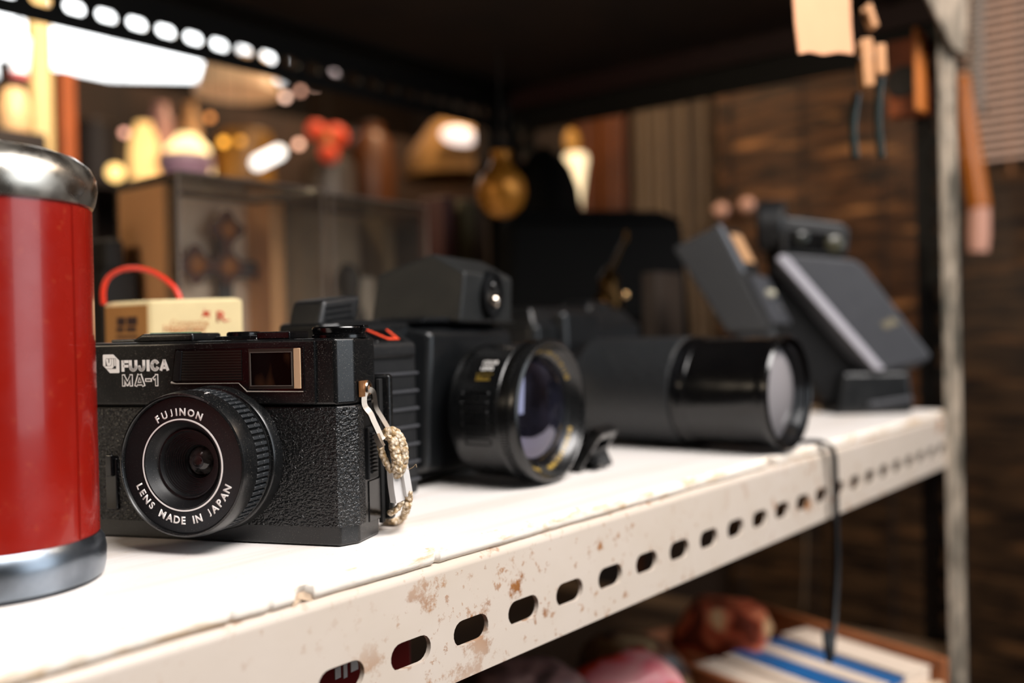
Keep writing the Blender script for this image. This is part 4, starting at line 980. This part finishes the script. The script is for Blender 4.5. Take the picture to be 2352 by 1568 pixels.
q = MB(); q.ball(atd(1392, 716, Vector((c.x, 400, 70)).dot(cf)-10)-Vector((c.x, 400, .3)), 4.2, sc=(1, 1, 1.7)); q.ball(atd(1436, 676, Vector((c.x, 400, 70)).dot(cf)-8)-Vector((c.x, 400, .3)), 2.8); q.build('highlight_knobs', Mat('highlight_brass', '#e8c08a', .15, .9).m, br)  # bright knobs added where the brass shows highlights

# ------------------------------------------------------------------ hung from the shelf above
p = [at(x, y, y=204) for x, y in ((1819, -40), (1826, 60), (1834, 124), (1858, 119), (1890, 126), (1925, 120), (1959, 124), (1954, 60), (1950, -40))]
mx = sum(q.x for q in p)/len(p); mz = p[2].z
q = MB(); q.prism([(a.x-mx, a.z-mz) for a in p[:2]+[p[2]]+p[3:]], -.4, .4, M=Rot('X', 90)); 
tagm = simple('peach_paper', '#e0a47c', 0.8, 0, .03, 40)
o = q.build('paper_sheet', tagm, smooth=0); place(o, (mx, 204, mz)); tag(o, 'peach paper sheet with a wavy lower edge hanging from the top of the rack', 'paper')
PEG = simple('pale_wood', '#b98250', 0.5, 0, .1, 80)
def peg(px0, y0, px1, y1, d, wpx, label, m=PEG):
    a, b_ = atd(px0, y0, d), atd(px1, y1, d); k_ = d/2200
    t = thing('clothes_peg', label, 'clothes peg', (a.x, a.y, a.z), 0, None); dlt = b_-a
    ax = dlt.normalized(); s_ = ax.cross(cf).normalized(); n_ = ax.cross(s_)
    M = frame(Vector((0, 0, 0)), s_, n_, ax)
    L_ = dlt.length
    for sgn in (-1, 1):
        q = MB(); q.box(-wpx*k_/2, wpx*k_/2, sgn*3.4-1.6, sgn*3.4+1.6, 0, L_, .7, 2, M=M @ Rot('X', sgn*1.5)); q.build('jaw', m, t)
    q = MB(); q.lathe([(1, -wpx*k_*.6), (2.6, -wpx*k_*.6), (2.6, wpx*k_*.6), (1, wpx*k_*.6)], 16, M @ T(0, 0, L_*.4) @ Rot('Y', 90), close=True); q.build('spring', STEEL, t); return t
peg(1985, 92, 1992, 200, 600, 26, 'longer clothes peg hanging right of the peach sheet')
peg(2016, 105, 2020, 172, 606, 24, 'short pale clothes peg on the far side of the longer one')
peg(1988, 14, 2006, 66, 604, 16, 'small tilted clothes peg above the other two')
# framed picture
pf = [at(2036, 100, x=846), at(2123, 78, x=846)]
y1_, y0_ = pf[0].y, pf[1].y; zt_ = at(2110, 82, x=846).z; zb_ = at(2108, 262, x=846).z
pic = thing('framed_picture', 'small brown wooden frame with a dark round dial, hung inside the right post', 'frame', (846, (y0_+y1_)/2, zb_))
Hh = zt_-zb_; Wd = (y1_-y0_)/2
q = MB(); q.box(0, 14, -Wd, Wd, 0, Hh, 1.5); q.build('board', simple('reddish_brown_wood', '#9a4c20', 0.5, 0, .25, 40), pic)
q = MB(); q.box(-22, 0, -Wd-1, -Wd+3, -1, Hh+1, 1); q.build('edge_strip', simple('orange_wood_edge', '#c2702e', .5), pic)
q = MB(); q.lathe([(0, 0), (14, 0), (13, 2), (0, 2)], 40, T(0, 3, Hh*.45) @ Rot('Y', -90)); q.build('dial', simple('dark_dial', '#1e140e', .4), pic)
# thin green ornament strings
for i, (x0_, y0p, x1_, y1p) in enumerate(((1968, 215, 1964, 362), (2022, 175, 2024, 362))):
    a, b_ = atd(x0_, y0p, 612), atd(x1_, y1p, 612)
    q = MB(); q.tube(dense([a, (a+b_)/2+Vector((0, 2, 0)), b_]), 2.6, 8); 
    tag(q.build('glass_rod', simple('teal_glass', '#18211d', .25)), ('green rod hanging under the pegs, left of the other rod', 'green rod hanging left of the wooden frame, nearer to it')[i], 'hanging rod')
a = atd(2024, 176, 805); b_ = atd(2022, 60, 805)

# ------------------------------------------------------------------ right: hanging brush and bead string in front of the blind
a, b_, c = at(2216, 205, x=1300), at(2250, 478, x=1300), at(2247, 578, x=1300)
br = thing('hanging_brush', 'orange-brown wooden handle with a pink end, hanging right of the rack post', 'brush', (0, 0, 0))
q = MB(); q.tube(dense([at(2214, 170, x=1300), a, at(2224, 300, x=1300), at(2238, 400, x=1300), b_], 6), [4, 5, 6, 7, 8, 8, 8, 8, 9, 10, 10, 11, 11, 12, 12, 12, 13, 13, 13, 13, 13, 13, 13, 13, 13][:25], 14); q.build('handle', simple('orange_brown_wood', '#b0600c', .4), br)
q = MB(); q.tube([b_, at(2248, 540, x=1300), c], [12, 13, 11.5], 16); q.build('pink_end', simple('pale_pink_fibre', '#d8a08a', .7), br)
bd_ = thing('bead_string', 'string of grey shell beads hanging at the upper right', 'beads', (0, 0, 0))
q = MB()
for i in range(22):
    p = at(2243+2*math.sin(i*.8), -20+i*13.2, x=1330); q.ball(p, 9.5, sc=(1, 1, .55), n=12)
q.build('beads', simple('grey_shell', '#9a8e84', .4), bd_)
q = MB(); q.tube([at(2243, -120, x=1330), at(2243, 262, x=1330)], 1.5, 6); q.build('thread', simple('dark_string2', '#14100c', .8), bd_)
fa_ = thing('woven_fan', 'pale woven bamboo fan hung on the blind at the upper right corner', 'fan', (0, 0, 0))
q = MB(); rnd = random.Random(3); M_ = MB()
c0 = at(2315, 105, x=1405)
for i in range(22):
    z = c0.z+85-i*11.0; hw = (58+20*math.sin(i*.33))*(0.55+0.45*math.sin(min(1, (i+2)/11)*math.pi/1.6)); yo = rnd.uniform(-14, 14)
    q.box(c0.x-2, c0.x+2, c0.y-hw-25+yo, c0.y+hw+yo, z-2.4, z+2.4, .8, 1)
q.build('strips', simple('pale_bamboo_strip', '#e8c4b0', .35), fa_)
q = MB(); q.box(c0.x+2, c0.x+5, c0.y-3, c0.y+3, c0.z-170, c0.z+95, 1); q.build('spine', WOOD, fa_)

# ------------------------------------------------------------------ lower shelf goods
tr_o = at(2168, 1516, z=-165); tr_l = at(1735, 1388, z=-165)
dx = (tr_l-tr_o); dx.z = 0; La = dx.length; ta = math.degrees(math.atan2(dx.y, dx.x))
tray = thing('wooden_tray', 'shallow wooden tray with a reddish rim on the lower shelf, holding booklets', 'tray', (tr_o.x, tr_o.y, LZ+.4), ta)
DEP = 150; zr = -165-LZ
TW = simple('reddish_tray_wood', '#9a5c36', .5, 0, .2, 30)
q = MB(); q.box(0, La, -6, 0, 0, zr, 1.2); q.build('rim', TW, tray)
q = MB(); q.box(0, 6, 0, DEP, 0, zr*.6, 1.2); q.build('rim', simple('pale_tray_wood', '#d8c0a4', .5), tray)
q = MB(); q.box(La-6, La, 0, DEP, 0, zr, 1.2); q.build('rim', TW, tray)
q = MB(); q.box(0, La, DEP-6, DEP, 0, zr, 1.2); q.build('rim', TW, tray)
q = MB(); q.box(6, La-6, 0, DEP-6, 0, 4); q.build('bottom', TW, tray)
tM = Matrix.Rotation(math.radians(ta), 4, 'Z'); tM.translation = Vector((tr_o.x, tr_o.y, LZ+.4))
PAPER = simple('white_booklet_paper', '#e2cfbc', .7, 0, .05, 30); BLUE = simple('blue_cover', '#1d5f9c', .45)
labs = ['white booklet lying nearest the tray corner by the post', 'white booklet with a blue edge, middle of the tray', 'white booklet with a bright blue spine, front of the tray', 'plain cream booklet in the tray, lying farthest to the left of the row']
for i, (x0, y0, w_, d_, z0, blu) in enumerate(((8, 4, 110, 28, 29, 0), (9, 36, 108, 28, 27, 1), (8, 68, 110, 30, 26, 2), (9, 104, 108, 34, 25, 0))):
    t = thing('booklet', labs[i], 'booklet', tM @ Vector((x0+w_/2, y0+d_/2, 4.5)), ta+(-.6, .5, -.4, .3)[i])
    q = MB(); q.box(-w_/2, w_/2, -d_/2, d_/2, 0, z0, .8); q.build('pages', PAPER, t)
    if blu: q = MB(); q.box(-w_/2-1, w_/2+1, -d_/2-1, -d_/2+8+6*blu, z0-3, z0+1, .5); q.build('spine', BLUE, t)
    else: q = MB(); q.box(-w_/2-.6, w_/2+.6, -d_/2-.6, d_/2+.6, z0, z0+1, .4); q.build('cover', PAPER, t)
def packet(name, label, cat, p, w_, d_, h_, rot, m, m2=None, tilt=0):
    t = thing(name, label, cat, (p.x, p.y, LZ+.4+p.z), rot)
    b = bmesh.new(); N_ = 12; up = []; dn = []
    for i in range(N_+1):
        for j in range(N_+1):
            u_, v_ = i/N_*2-1, j/N_*2-1; e = max(0, (1-u_**4)*(1-v_**4)); e **= .5
            zc0 = h_*.5 + tilt*u_
            up.append(b.verts.new((u_*w_/2, v_*d_/2, zc0+e*h_*.5+.8*math.sin(9*u_+4*v_)*(e > .1)))); dn.append(b.verts.new((u_*w_/2, v_*d_/2, zc0-e*h_*.5)))
    for i in range(N_):
        for j in range(N_):
            a = i*(N_+1)+j; b.faces.new((up[a], up[a+N_+1], up[a+N_+2], up[a+1])); b.faces.new((dn[a], dn[a+1], dn[a+N_+2], dn[a+N_+1]))
    bmesh.ops.remove_doubles(b, verts=b.verts, dist=.01); q = MB(); q.merge(b); q.build('packet', m, t)
    if m2: q = MB(); q.box(-w_*.28, w_*.22, -d_*.3, d_*.24, h_-.6, h_+1.5, 1); q.build('printed_panel', m2, t)
    return t
def onz(x, y, z): return at(x, y, z=z)
def foil(name, stops, sc=32, rough=.28):
    m = Mat(name, '#888888', rough); m.color(m.ramp(m.noise(sc, 2.5, .55, .6), stops)); return m.m
packet('snack_packet', 'pink and red glossy packet on the lower shelf below the rail', 'packet', Vector((487, 322, 0)), 88, 60, 72, -28, foil('pink_foil', [(.40, '#b52018'), (.47, '#e23c10'), (.52, '#e87a86'), (.62, '#f0a8a8')]), None, 10)
packet('snack_packet', 'orange and peach packet leaning in the left end of the wooden tray', 'packet', Vector((692, 350, 9)), 50, 70, 50, 10, foil('orange_foil', [(.40, '#6a2c1c'), (.47, '#c2583a'), (.54, '#e0875f'), (.6, '#e8c090')]), None, 4)
packet('snack_packet', 'dark brown crumpled packet between the pink and orange ones', 'packet', Vector((563, 352, 0)), 60, 66, 66, -20, foil('brown_foil', [(.42, '#2a1a14'), (.5, '#5c3a2a'), (.58, '#a08a66')]), None, -5)
packet('snack_packet', 'dull mauve packet under the front rail, left of the pink one', 'packet', Vector((393, 316, 0)), 86, 64, 100, -20, foil('mauve_foil', [(.42, '#3a2a28'), (.52, '#7a5a58'), (.62, '#a08078')]))
p = at(800, 1552, y=262)
rbx = thing('red_tin', 'dark red tin with small white marks, seen through the nearest rail slot', 'tin', (p.x+4, 292, LZ+.4), 8)
q = MB(); q.box(-34, 34, -26, 26, 0, p.z-LZ+18, 2); q.build('tin', simple('dark_red_tin', '#7a0f10', .35), rbx)
q = MB()
for i, (x, w_) in enumerate(((-12, 3), (-7.5, 2), (-3.5, 4))): q.box(x, x+w_, -26.5, -25.8, p.z-LZ-1-i%2, p.z-LZ+3)
q.build('white_marks', WHITEINK, rbx, smooth=0)
# thin cords hanging down below the shelf, behind the rail
a = at(1850, 1230, y=430); b_ = at(1845, 1400, y=430)
q = MB(); q.tube(dense([(a.x, a.y, ZT-3), a, b_]), 2.2, 8); tag(q.build('twine', simple('brown_cord', '#5a4630', .8)), 'thin brown cord hanging under the white shelf board', 'cord')

# ------------------------------------------------------------------ small things at the back of the shelf
p = atd(262, 575, 640)
q = MB(); q.box(p.x-10, p.x+14, p.y-4, p.y+34, .4, 119, 2); q.box(p.x-6, p.x+8, p.y, p.y+22, 118, 140, 3); tag(q.build('dark_carton', simple('dark_brown_carton', '#17110a', .7)), 'dark brown box standing left of the clear display cases', 'box')
p = atd(1522, 680, 830)
q = MB(); q.box(-22, 22, -8, 8, 0, at(1522, 628, y=p.y).z, 2); o = q.build('brown_card_box', simple('brown_card', '#2a1f16', .7)); place(o, (p.x, p.y, .4)); tag(o, 'dull brown card box standing behind the brass figurine', 'box')
for i, (x, y) in enumerate(((1656, 482), (1716, 470))):
    p = at(x, y, x=1400); t = thing('pink_glint', ('pink ball standing for a glint on the blind, left one above the smaller flash gun', 'pink ball standing for a glint on the blind, right one above the smaller flash gun')[i], 'ornament', tuple(p))
    q = MB(); q.ball((0, 0, 0), 13, sc=(.5, 1, .8), n=16); q.build('glint_ball', simple('glint_pink', '#ecb49c', .15), t)  # pink ball added to stand for a glint on the bamboo
    q = MB(); q.tube([(0, 0, 0), (46, 0, 4)], 1.5, 6); q.build('hook', STEEL, t)

# ------------------------------------------------------------------ the stall behind: goods on a far display shelf
YD = 1900
def onY(x, y, Y=YD): return at(x, y, y=Y)
def K(p): return Vector(p).__sub__(CAM).dot(cf)/2200
zb1 = onY(300, 436).z
ds = thing('display_shelf', 'tall dark wooden display shelf across the aisle, behind the rack', 'shelf', (0, 0, 0))
SHW = simple('dark_display_wood', '#24150c', .6, 0, .3, 8)
XS0, XS1 = onY(120, 400).x, 3000
def goods_board(z, Y0, Y1, nm='board'):
    q = MB(); q.box(XS0, XS1, Y0, Y1, z-22, z, 2); return q.build(nm, SHW, ds)
goods_board(zb1, YD-130, YD+220); goods_board(zb1-330, YD-130, YD+220)
q = MB(); q.box(XS0, XS1, YD+222, YD+236, FZ, zb1+290); bk = q.build('back_panel', simple('back_panel_wood', '#2c1a0f', .8, 0, .5, 6), ds)
for i in range(5):
    x = XS0+(XS1-XS0)*i/4; q = MB(); q.box(x-14, x+14, YD-130, YD+222, FZ, zb1-22, 2); q.build('upright', SHW, ds)
def vase(name, label, cat, px_, y_top, wpx, prof, m, Y=YD, zb=None, parts=()):
    """lathe-turned object: prof = [(r 0..1 of half width, h 0..1 of height)]"""
    zb = zb1 if zb is None else zb
    p = onY(px_, y_top, Y); k_ = K(p); h_ = p.z-zb
    t = thing(name, label, cat, (p.x, Y, zb+.5)); q = MB(); q.lathe([(r*wpx*k_/2, h*h_) for r, h in prof], 32); q.build('body', m, t)
    return t, p, k_, h_
ROUND = [(0, 0), (.6, 0), (.95, .25), (1, .5), (.85, .78), (.5, .93), (.4, 1), (0, 1)]
TALL = [(0, 0), (.75, 0), (.95, .2), (1, .55), (.8, .85), (.5, .93), (.55, 1), (0, 1)]
BOXY = [(0, 0), (1, 0), (1, .04), (.98, .9), (.9, 1), (0, 1)]
def rim_part(t, r, h, m): q = MB(); q.lathe([(r*.8, h), (r, h), (r, h+r*.25), (r*.8, h+r*.25)], 24, close=True); q.build('rim', m, t)
YEL = emis('lit_yellow_paper_shade', '#f8c478', 1.5); WARM = emis('lit_cream_shade', '#ffe0a0', 2.2)
t, p, k_, h_ = vase('paper_lantern', 'tall lit yellow paper lantern on the display shelf', 'lantern', 330, 284, 66, TALL, YEL); rim_part(t, 14*k_, h_, SHW)
t, p, k_, h_ = vase('table_lamp', 'rounded lit cream lamp shade right of the yellow lantern', 'lamp', 430, 312, 112, ROUND, WARM); rim_part(t, 18*k_, h_, SHW)
t, p, k_, h_ = vase('lilac_bowl', 'lilac ceramic bowl in front of the lit cream lamp', 'bowl', 425, 372, 130, [(0, 0), (.5, 0), (.8, .4), (1, 1), (.92, 1), (0, .5)], simple('lilac_ceramic', '#c8a0b8', .4), Y=YD-95); rim_part(t, 60*k_, h_, simple('lilac_rim', '#d8b8c8', .4))
t, p, k_, h_ = vase('peach_vase', 'peach ceramic vase standing behind the cream lamp', 'vase', 436, 238, 50, TALL, simple('peach_ceramic', '#d8a878', .4), Y=YD+80); rim_part(t, 13*k_, h_, SHW)
t, p, k_, h_ = vase('pink_dish', 'upright pink dish behind the yellow lantern', 'dish', 368, 240, 70, TALL, simple('pink_ceramic', '#c89890', .35), Y=YD+120); rim_part(t, 13*k_, h_, SHW)
t, p, k_, h_ = vase('amber_jar', 'amber glass jar between the cream lamp and the red paper flower', 'jar', 560, 306, 130, BOXY, simple('amber_goods', '#8e6426', .4, 0, .3, 8), Y=YD+60); rim_part(t, 20*k_, h_, SHW)
t, p, k_, h_ = vase('brown_pot', 'dull brown pot on the display shelf, below the red paper flower', 'pot', 850, 290, 110, TALL, simple('brown_glaze', '#5c3418', .45, 0, .3, 8), Y=YD+40); rim_part(t, 24*k_, h_, SHW)
t, p, k_, h_ = vase('grey_jar', 'grey glass jar left of the brown pot', 'jar', 755, 372, 120, BOXY, simple('grey_glaze', '#4c4644', .4, 0, .3, 8), Y=YD-40); rim_part(t, 24*k_, h_, SHW)
t, p, k_, h_ = vase('dark_drum', 'dark brown drum at the left end of the display shelf', 'drum', 215, 290, 120, BOXY, simple('dark_drum', '#2a1d16', .6), Y=YD-20); rim_part(t, 40*k_, h_, simple('drum_rim', '#4a3828', .5))
# slanted white glowing lamp tube (fluorescent stick lamp)
a, b_ = onY(592, 374, 1760), onY(640, 350, 1760); k_ = K(a)
lt_ = thing('stick_lamp', 'slanted glowing white lamp above the clear display cases', 'lamp', (a.x, a.y, a.z))
q = MB(); q.tube([(0, 0, 0), b_-a], 15*k_, 16); q.ball((0, 0, 0), 15*k_, n=16); q.ball(b_-a, 15*k_, n=16); q.build('tube', emis('white_lamp_glow', (1.0, .97, .92, 1), 2.2), lt_)
q = MB(); q.tube([(0, 10, 0), (0, 40, zb1-a.z+1)], 3, 8); q.build('stand', SHW, lt_)
# hanging lamps (string of small bulbs and single ones)
rnd = random.Random(12)
bulbs = [(265, 396, 19, '#ffd080', 2.4, 'largest yellow bulb, just above the red canister lid'), (286, 305, 7.5, '#ffb8a0', 2.6, 'pinkish bulb left of the yellow lantern'),
         (482, 270, 7.5, '#f09850', 2.0, 'orange bulb above the cream lamp'), (513, 326, 8.5, '#ffb040', 3.0, 'amber bulb right of the cream lamp'), (552, 324, 8, '#e09838', 2.0, 'dim amber bulb right of the brighter amber one'),
         (655, 223, 7.5, '#ffd0b8', 3.4, 'left bulb of the slanting row under the rack beam'), (690, 209, 7, '#e0a890', 2.2, 'middle bulb of the slanting row under the rack beam'), (725, 194, 7.5, '#ffd0b8', 3.4, 'right bulb of the slanting row under the rack beam'),
         (686, 331, 8, '#ffc0a0', 3.2, 'pale bulb left of the red paper flower'), (772, 160, 9, '#c0b0b0', 2.2, 'small bulb seen through a beam slot')]
for x, y, r_, c_, e_, lb_ in bulbs:
    p = onY(x, y, 1600); k_ = K(p); t = thing('light_bulb', lb_, 'bulb', tuple(p), 0, 'hanging bulbs of the stall')
    q = MB(); q.ball((0, 0, 0), r_*k_, n=20); q.build('globe', emis('bulb_glow_'+str(x), c_, e_), t)
    q = MB(); q.lathe([(0, r_*k_*.9), (r_*k_*.45, r_*k_*.9), (r_*k_*.4, r_*k_*1.7), (0, r_*k_*1.7)], 16); sck = q.build('socket', SHW, t)
    q = MB(); q.tube([(0, 0, r_*k_*1.6), (0, 0, CZ-p.z)], 1.0, 5); q.build('wire', NEARBLACK, t)
# red paper flower
p = onY(752, 322, 1720); k_ = K(p); fl_ = thing('paper_flower', 'bright orange-red paper flower hanging over the display shelf', 'paper flower', tuple(p))
for dx_, dz_, w_ in ((-34, 16, 28), (30, 14, 34), (4, -30, 28), (-2, 4, 20)):
    q = MB(); q.ball((dx_*k_, dx_*.1, dz_*k_), w_*k_, sc=(1, .5, .8), n=14); q.build('petal', simple('orange_red_paper', '#e8481c', .6) if w_ != 20 else simple('tan_flower_heart', '#b08040', .6), fl_)
q = MB(); q.tube([(0, 0, 0), (0, 0, CZ-p.z)], 1, 5); q.build('string', NEARBLACK, fl_)
# lampshades
p = onY(545, 150, 1750); k_ = K(p); ls = thing('lamp_shade', 'beige cloth lamp shade hanging at the right of the bright window', 'lamp', tuple(p))
q = MB(); q.lathe([(74*k_, 12*k_), (96*k_, -64*k_), (94*k_, -64*k_), (72*k_, 12*k_)], 40, close=True); q.lathe([(0, 13*k_), (73*k_, 12*k_)], 40); q.build('shade', emis('beige_shade_cloth', '#c8a078', 0.42), ls)
q = MB(); q.tube([(0, 0, 20*k_), (0, 0, CZ-p.z)], 2, 6); q.build('cord', NEARBLACK, ls)
p = onY(1052, 330, 1700); k_ = K(p); ls = thing('straw_lamp', 'wide straw lamp shade with a bright patch, above the brass bell', 'lamp', tuple(p))
STRAW = simple('straw_weave', '#a57a42', .7, 0, .3, 14)
q = MB(); q.lathe([(8*k_, 70*k_), (60*k_, 45*k_), (118*k_, -30*k_), (128*k_, -80*k_), (124*k_, -80*k_), (56*k_, 40*k_), (6*k_, 66*k_)], 40, close=True); q.build('shade', STRAW, ls)
q = MB(); q.ball((0, 0, 0), 19*k_, M=frame(atd(1054, 312, k_*2200-130)-p, vr, vf_, vu) @ Rot('Y', 10), sc=(2.1, .6, 1.05), n=20); q.build('bulb', emis('lamp_glow_pink_white', (1.0, .82, .74, 1), 1.5), ls)
q = MB(); q.tube([(0, 0, 60*k_), (0, 0, CZ-p.z)], 2, 6); q.build('cord', NEARBLACK, ls)
# books standing behind the cases
for i, (x, c_, lb_, y_) in enumerate(((1018, '#3e1210', 'dark red book standing right of the clear cases', 455), (1062, '#4a4020', 'olive book standing right of the dark red one', 462), (1088, '#3c2a18', 'brown book standing next to the olive one', 470))):
    p = at(x, y_, y=650); kk = K(p); t = thing('book', lb_, 'book', (p.x, 650, .4)); w_ = 34*kk
    q = MB(); q.box(-w_*.55, w_*.55, -8, 26, 0, p.z, 1.2); q.build('cover', simple('book_cover_'+str(x), c_, .6), t)
    q = MB(); q.box(-w_*.45, w_*.45, -7, 26.5, p.z-.5, p.z+.3); q.build('pages', PAPER, t)
# bright vase right of the black jug, standing beyond the rack
p = at(1322, 352, y=950); kk = K(p)
ped = MB(); q0 = at(1322, 500, y=950); ped.box(q0.x-60, q0.x+70, 890, 1010, FZ, q0.z-10, 3); tag(ped.build('side_cabinet', simple('dark_cabinet_wood', '#1c110a', .6)), 'dark wooden cabinet beyond the rack, under the glowing cream vase', 'cabinet')
t = thing('glowing_vase', 'glowing cream vase tapering downwards, right of the black jug', 'lamp', (p.x, 950, q0.z-10))
h_ = p.z-q0.z+9
q = MB(); q.lathe([(0, 0), (9*kk, 0), (12*kk, h_*.3), (22*kk, h_*.7), (29*kk, h_*.93), (24*kk, h_), (0, h_)], 32); q.build('shade', emis('cream_vase_glow', '#ffe6b8', 1.05), t)
q = MB(); q.ball((-14*kk, 0, h_+26*kk), 24*kk, sc=(1, .6, 1.2), n=16); q.build('amber_top', emis('amber_glow', '#b07a30', 0.35), t)
# left foreground of the background: posts and jar
a = at(92, 200, y=1060); k_ = K(a)
q = MB(); q.prism([(math.cos(t)*27*k_, math.sin(t)*27*k_) for t in [2*math.pi*i/24 for i in range(24)]], FZ, CZ); o = q.build('cream_post', simple('cream_painted_post', '#f0cc8c', .5)); place(o, (a.x, a.y, 0)); tag(o, 'cream round post of the stall at the far left', 'post')
a = at(150, 200, y=1180); k_ = K(a); zt_ = at(150, 165, y=1180).z
q = MB(); q.box(-17*k_, 17*k_, -17*k_, 17*k_, FZ, zt_, 3); o = q.build('orange_post', simple('orange_wood_post', '#b85a20', .5, 0, .2, 10)); place(o, (a.x, a.y, 0)); tag(o, 'short orange wooden post right of the cream post', 'post')
a = at(40, 318, y=980); k_ = K(a)
q = MB(); q.box(a.x-90, a.x+26*k_, 940, 1030, FZ, a.z, 3); tag(q.build('stand', SHW), 'dark stand under the cream jar at the far left', 'stand')
t = thing('ceramic_jar', 'cream ceramic jar on a dark stand left of the cream post', 'jar', (at(38, 318, y=980).x, 985, a.z+.5))
h_ = at(40, 205, y=980).z-a.z
q = MB(); q.lathe([(0, 0), (24*k_, 0), (36*k_, h_*.2), (38*k_, h_*.6), (28*k_, h_*.9), (22*k_, h_), (0, h_)], 32); q.build('body', simple('pink_cream_glaze', '#e8bc88', .35), t)
q = MB(); q.lathe([(0, h_), (20*k_, h_), (18*k_, h_+8*k_), (0, h_+10*k_)], 24); q.build('lid', simple('dark_lid', '#3a2a20', .5), t)
a = at(45, 172, y=1000); k_ = K(a)
t = thing('cup_lamp', 'glowing white cup lamp with a pink base at the upper left', 'lamp', tuple(a))
q = MB(); q.lathe([(0, 0), (16*k_, 0), (20*k_, 30*k_), (24*k_, 84*k_), (0, 84*k_)], 28); q.build('shade', emis('white_cup_glow', (.95, .97, 1, 1), 1.1), t)
q = MB(); q.lathe([(0, -10*k_), (22*k_, -10*k_), (24*k_, 2*k_), (0, 2*k_)], 28); q.build('base', simple('pink_base', '#d86a70', .5), t)
q = MB(); q.tube([(0, 0, 80*k_), (0, 0, CZ-a.z)], 1.5, 6); q.build('wire', NEARBLACK, t)
point('warm_fill_left', (430, 820, 430), 3.2, (1.0, .8, .55), 40)  # added unseen fill that brightens the cream post and jar
# dark awning edge slanting under the window
a, b_ = at(120, 215, y=3300), at(560, 168, y=3300)
q = MB(); q.prism([(a.x-600, a.z-60), (b_.x+300, b_.z+18), (b_.x+300, b_.z-300), (a.x-600, a.z-480)], 0, 40, M=T(0, 3320, 0) @ Rot('X', 90)); tag(q.build('awning', simple('dark_awning_cloth', '#15100d', .9)), 'dark sagging cloth awning across the lower part of the bright window', 'awning')
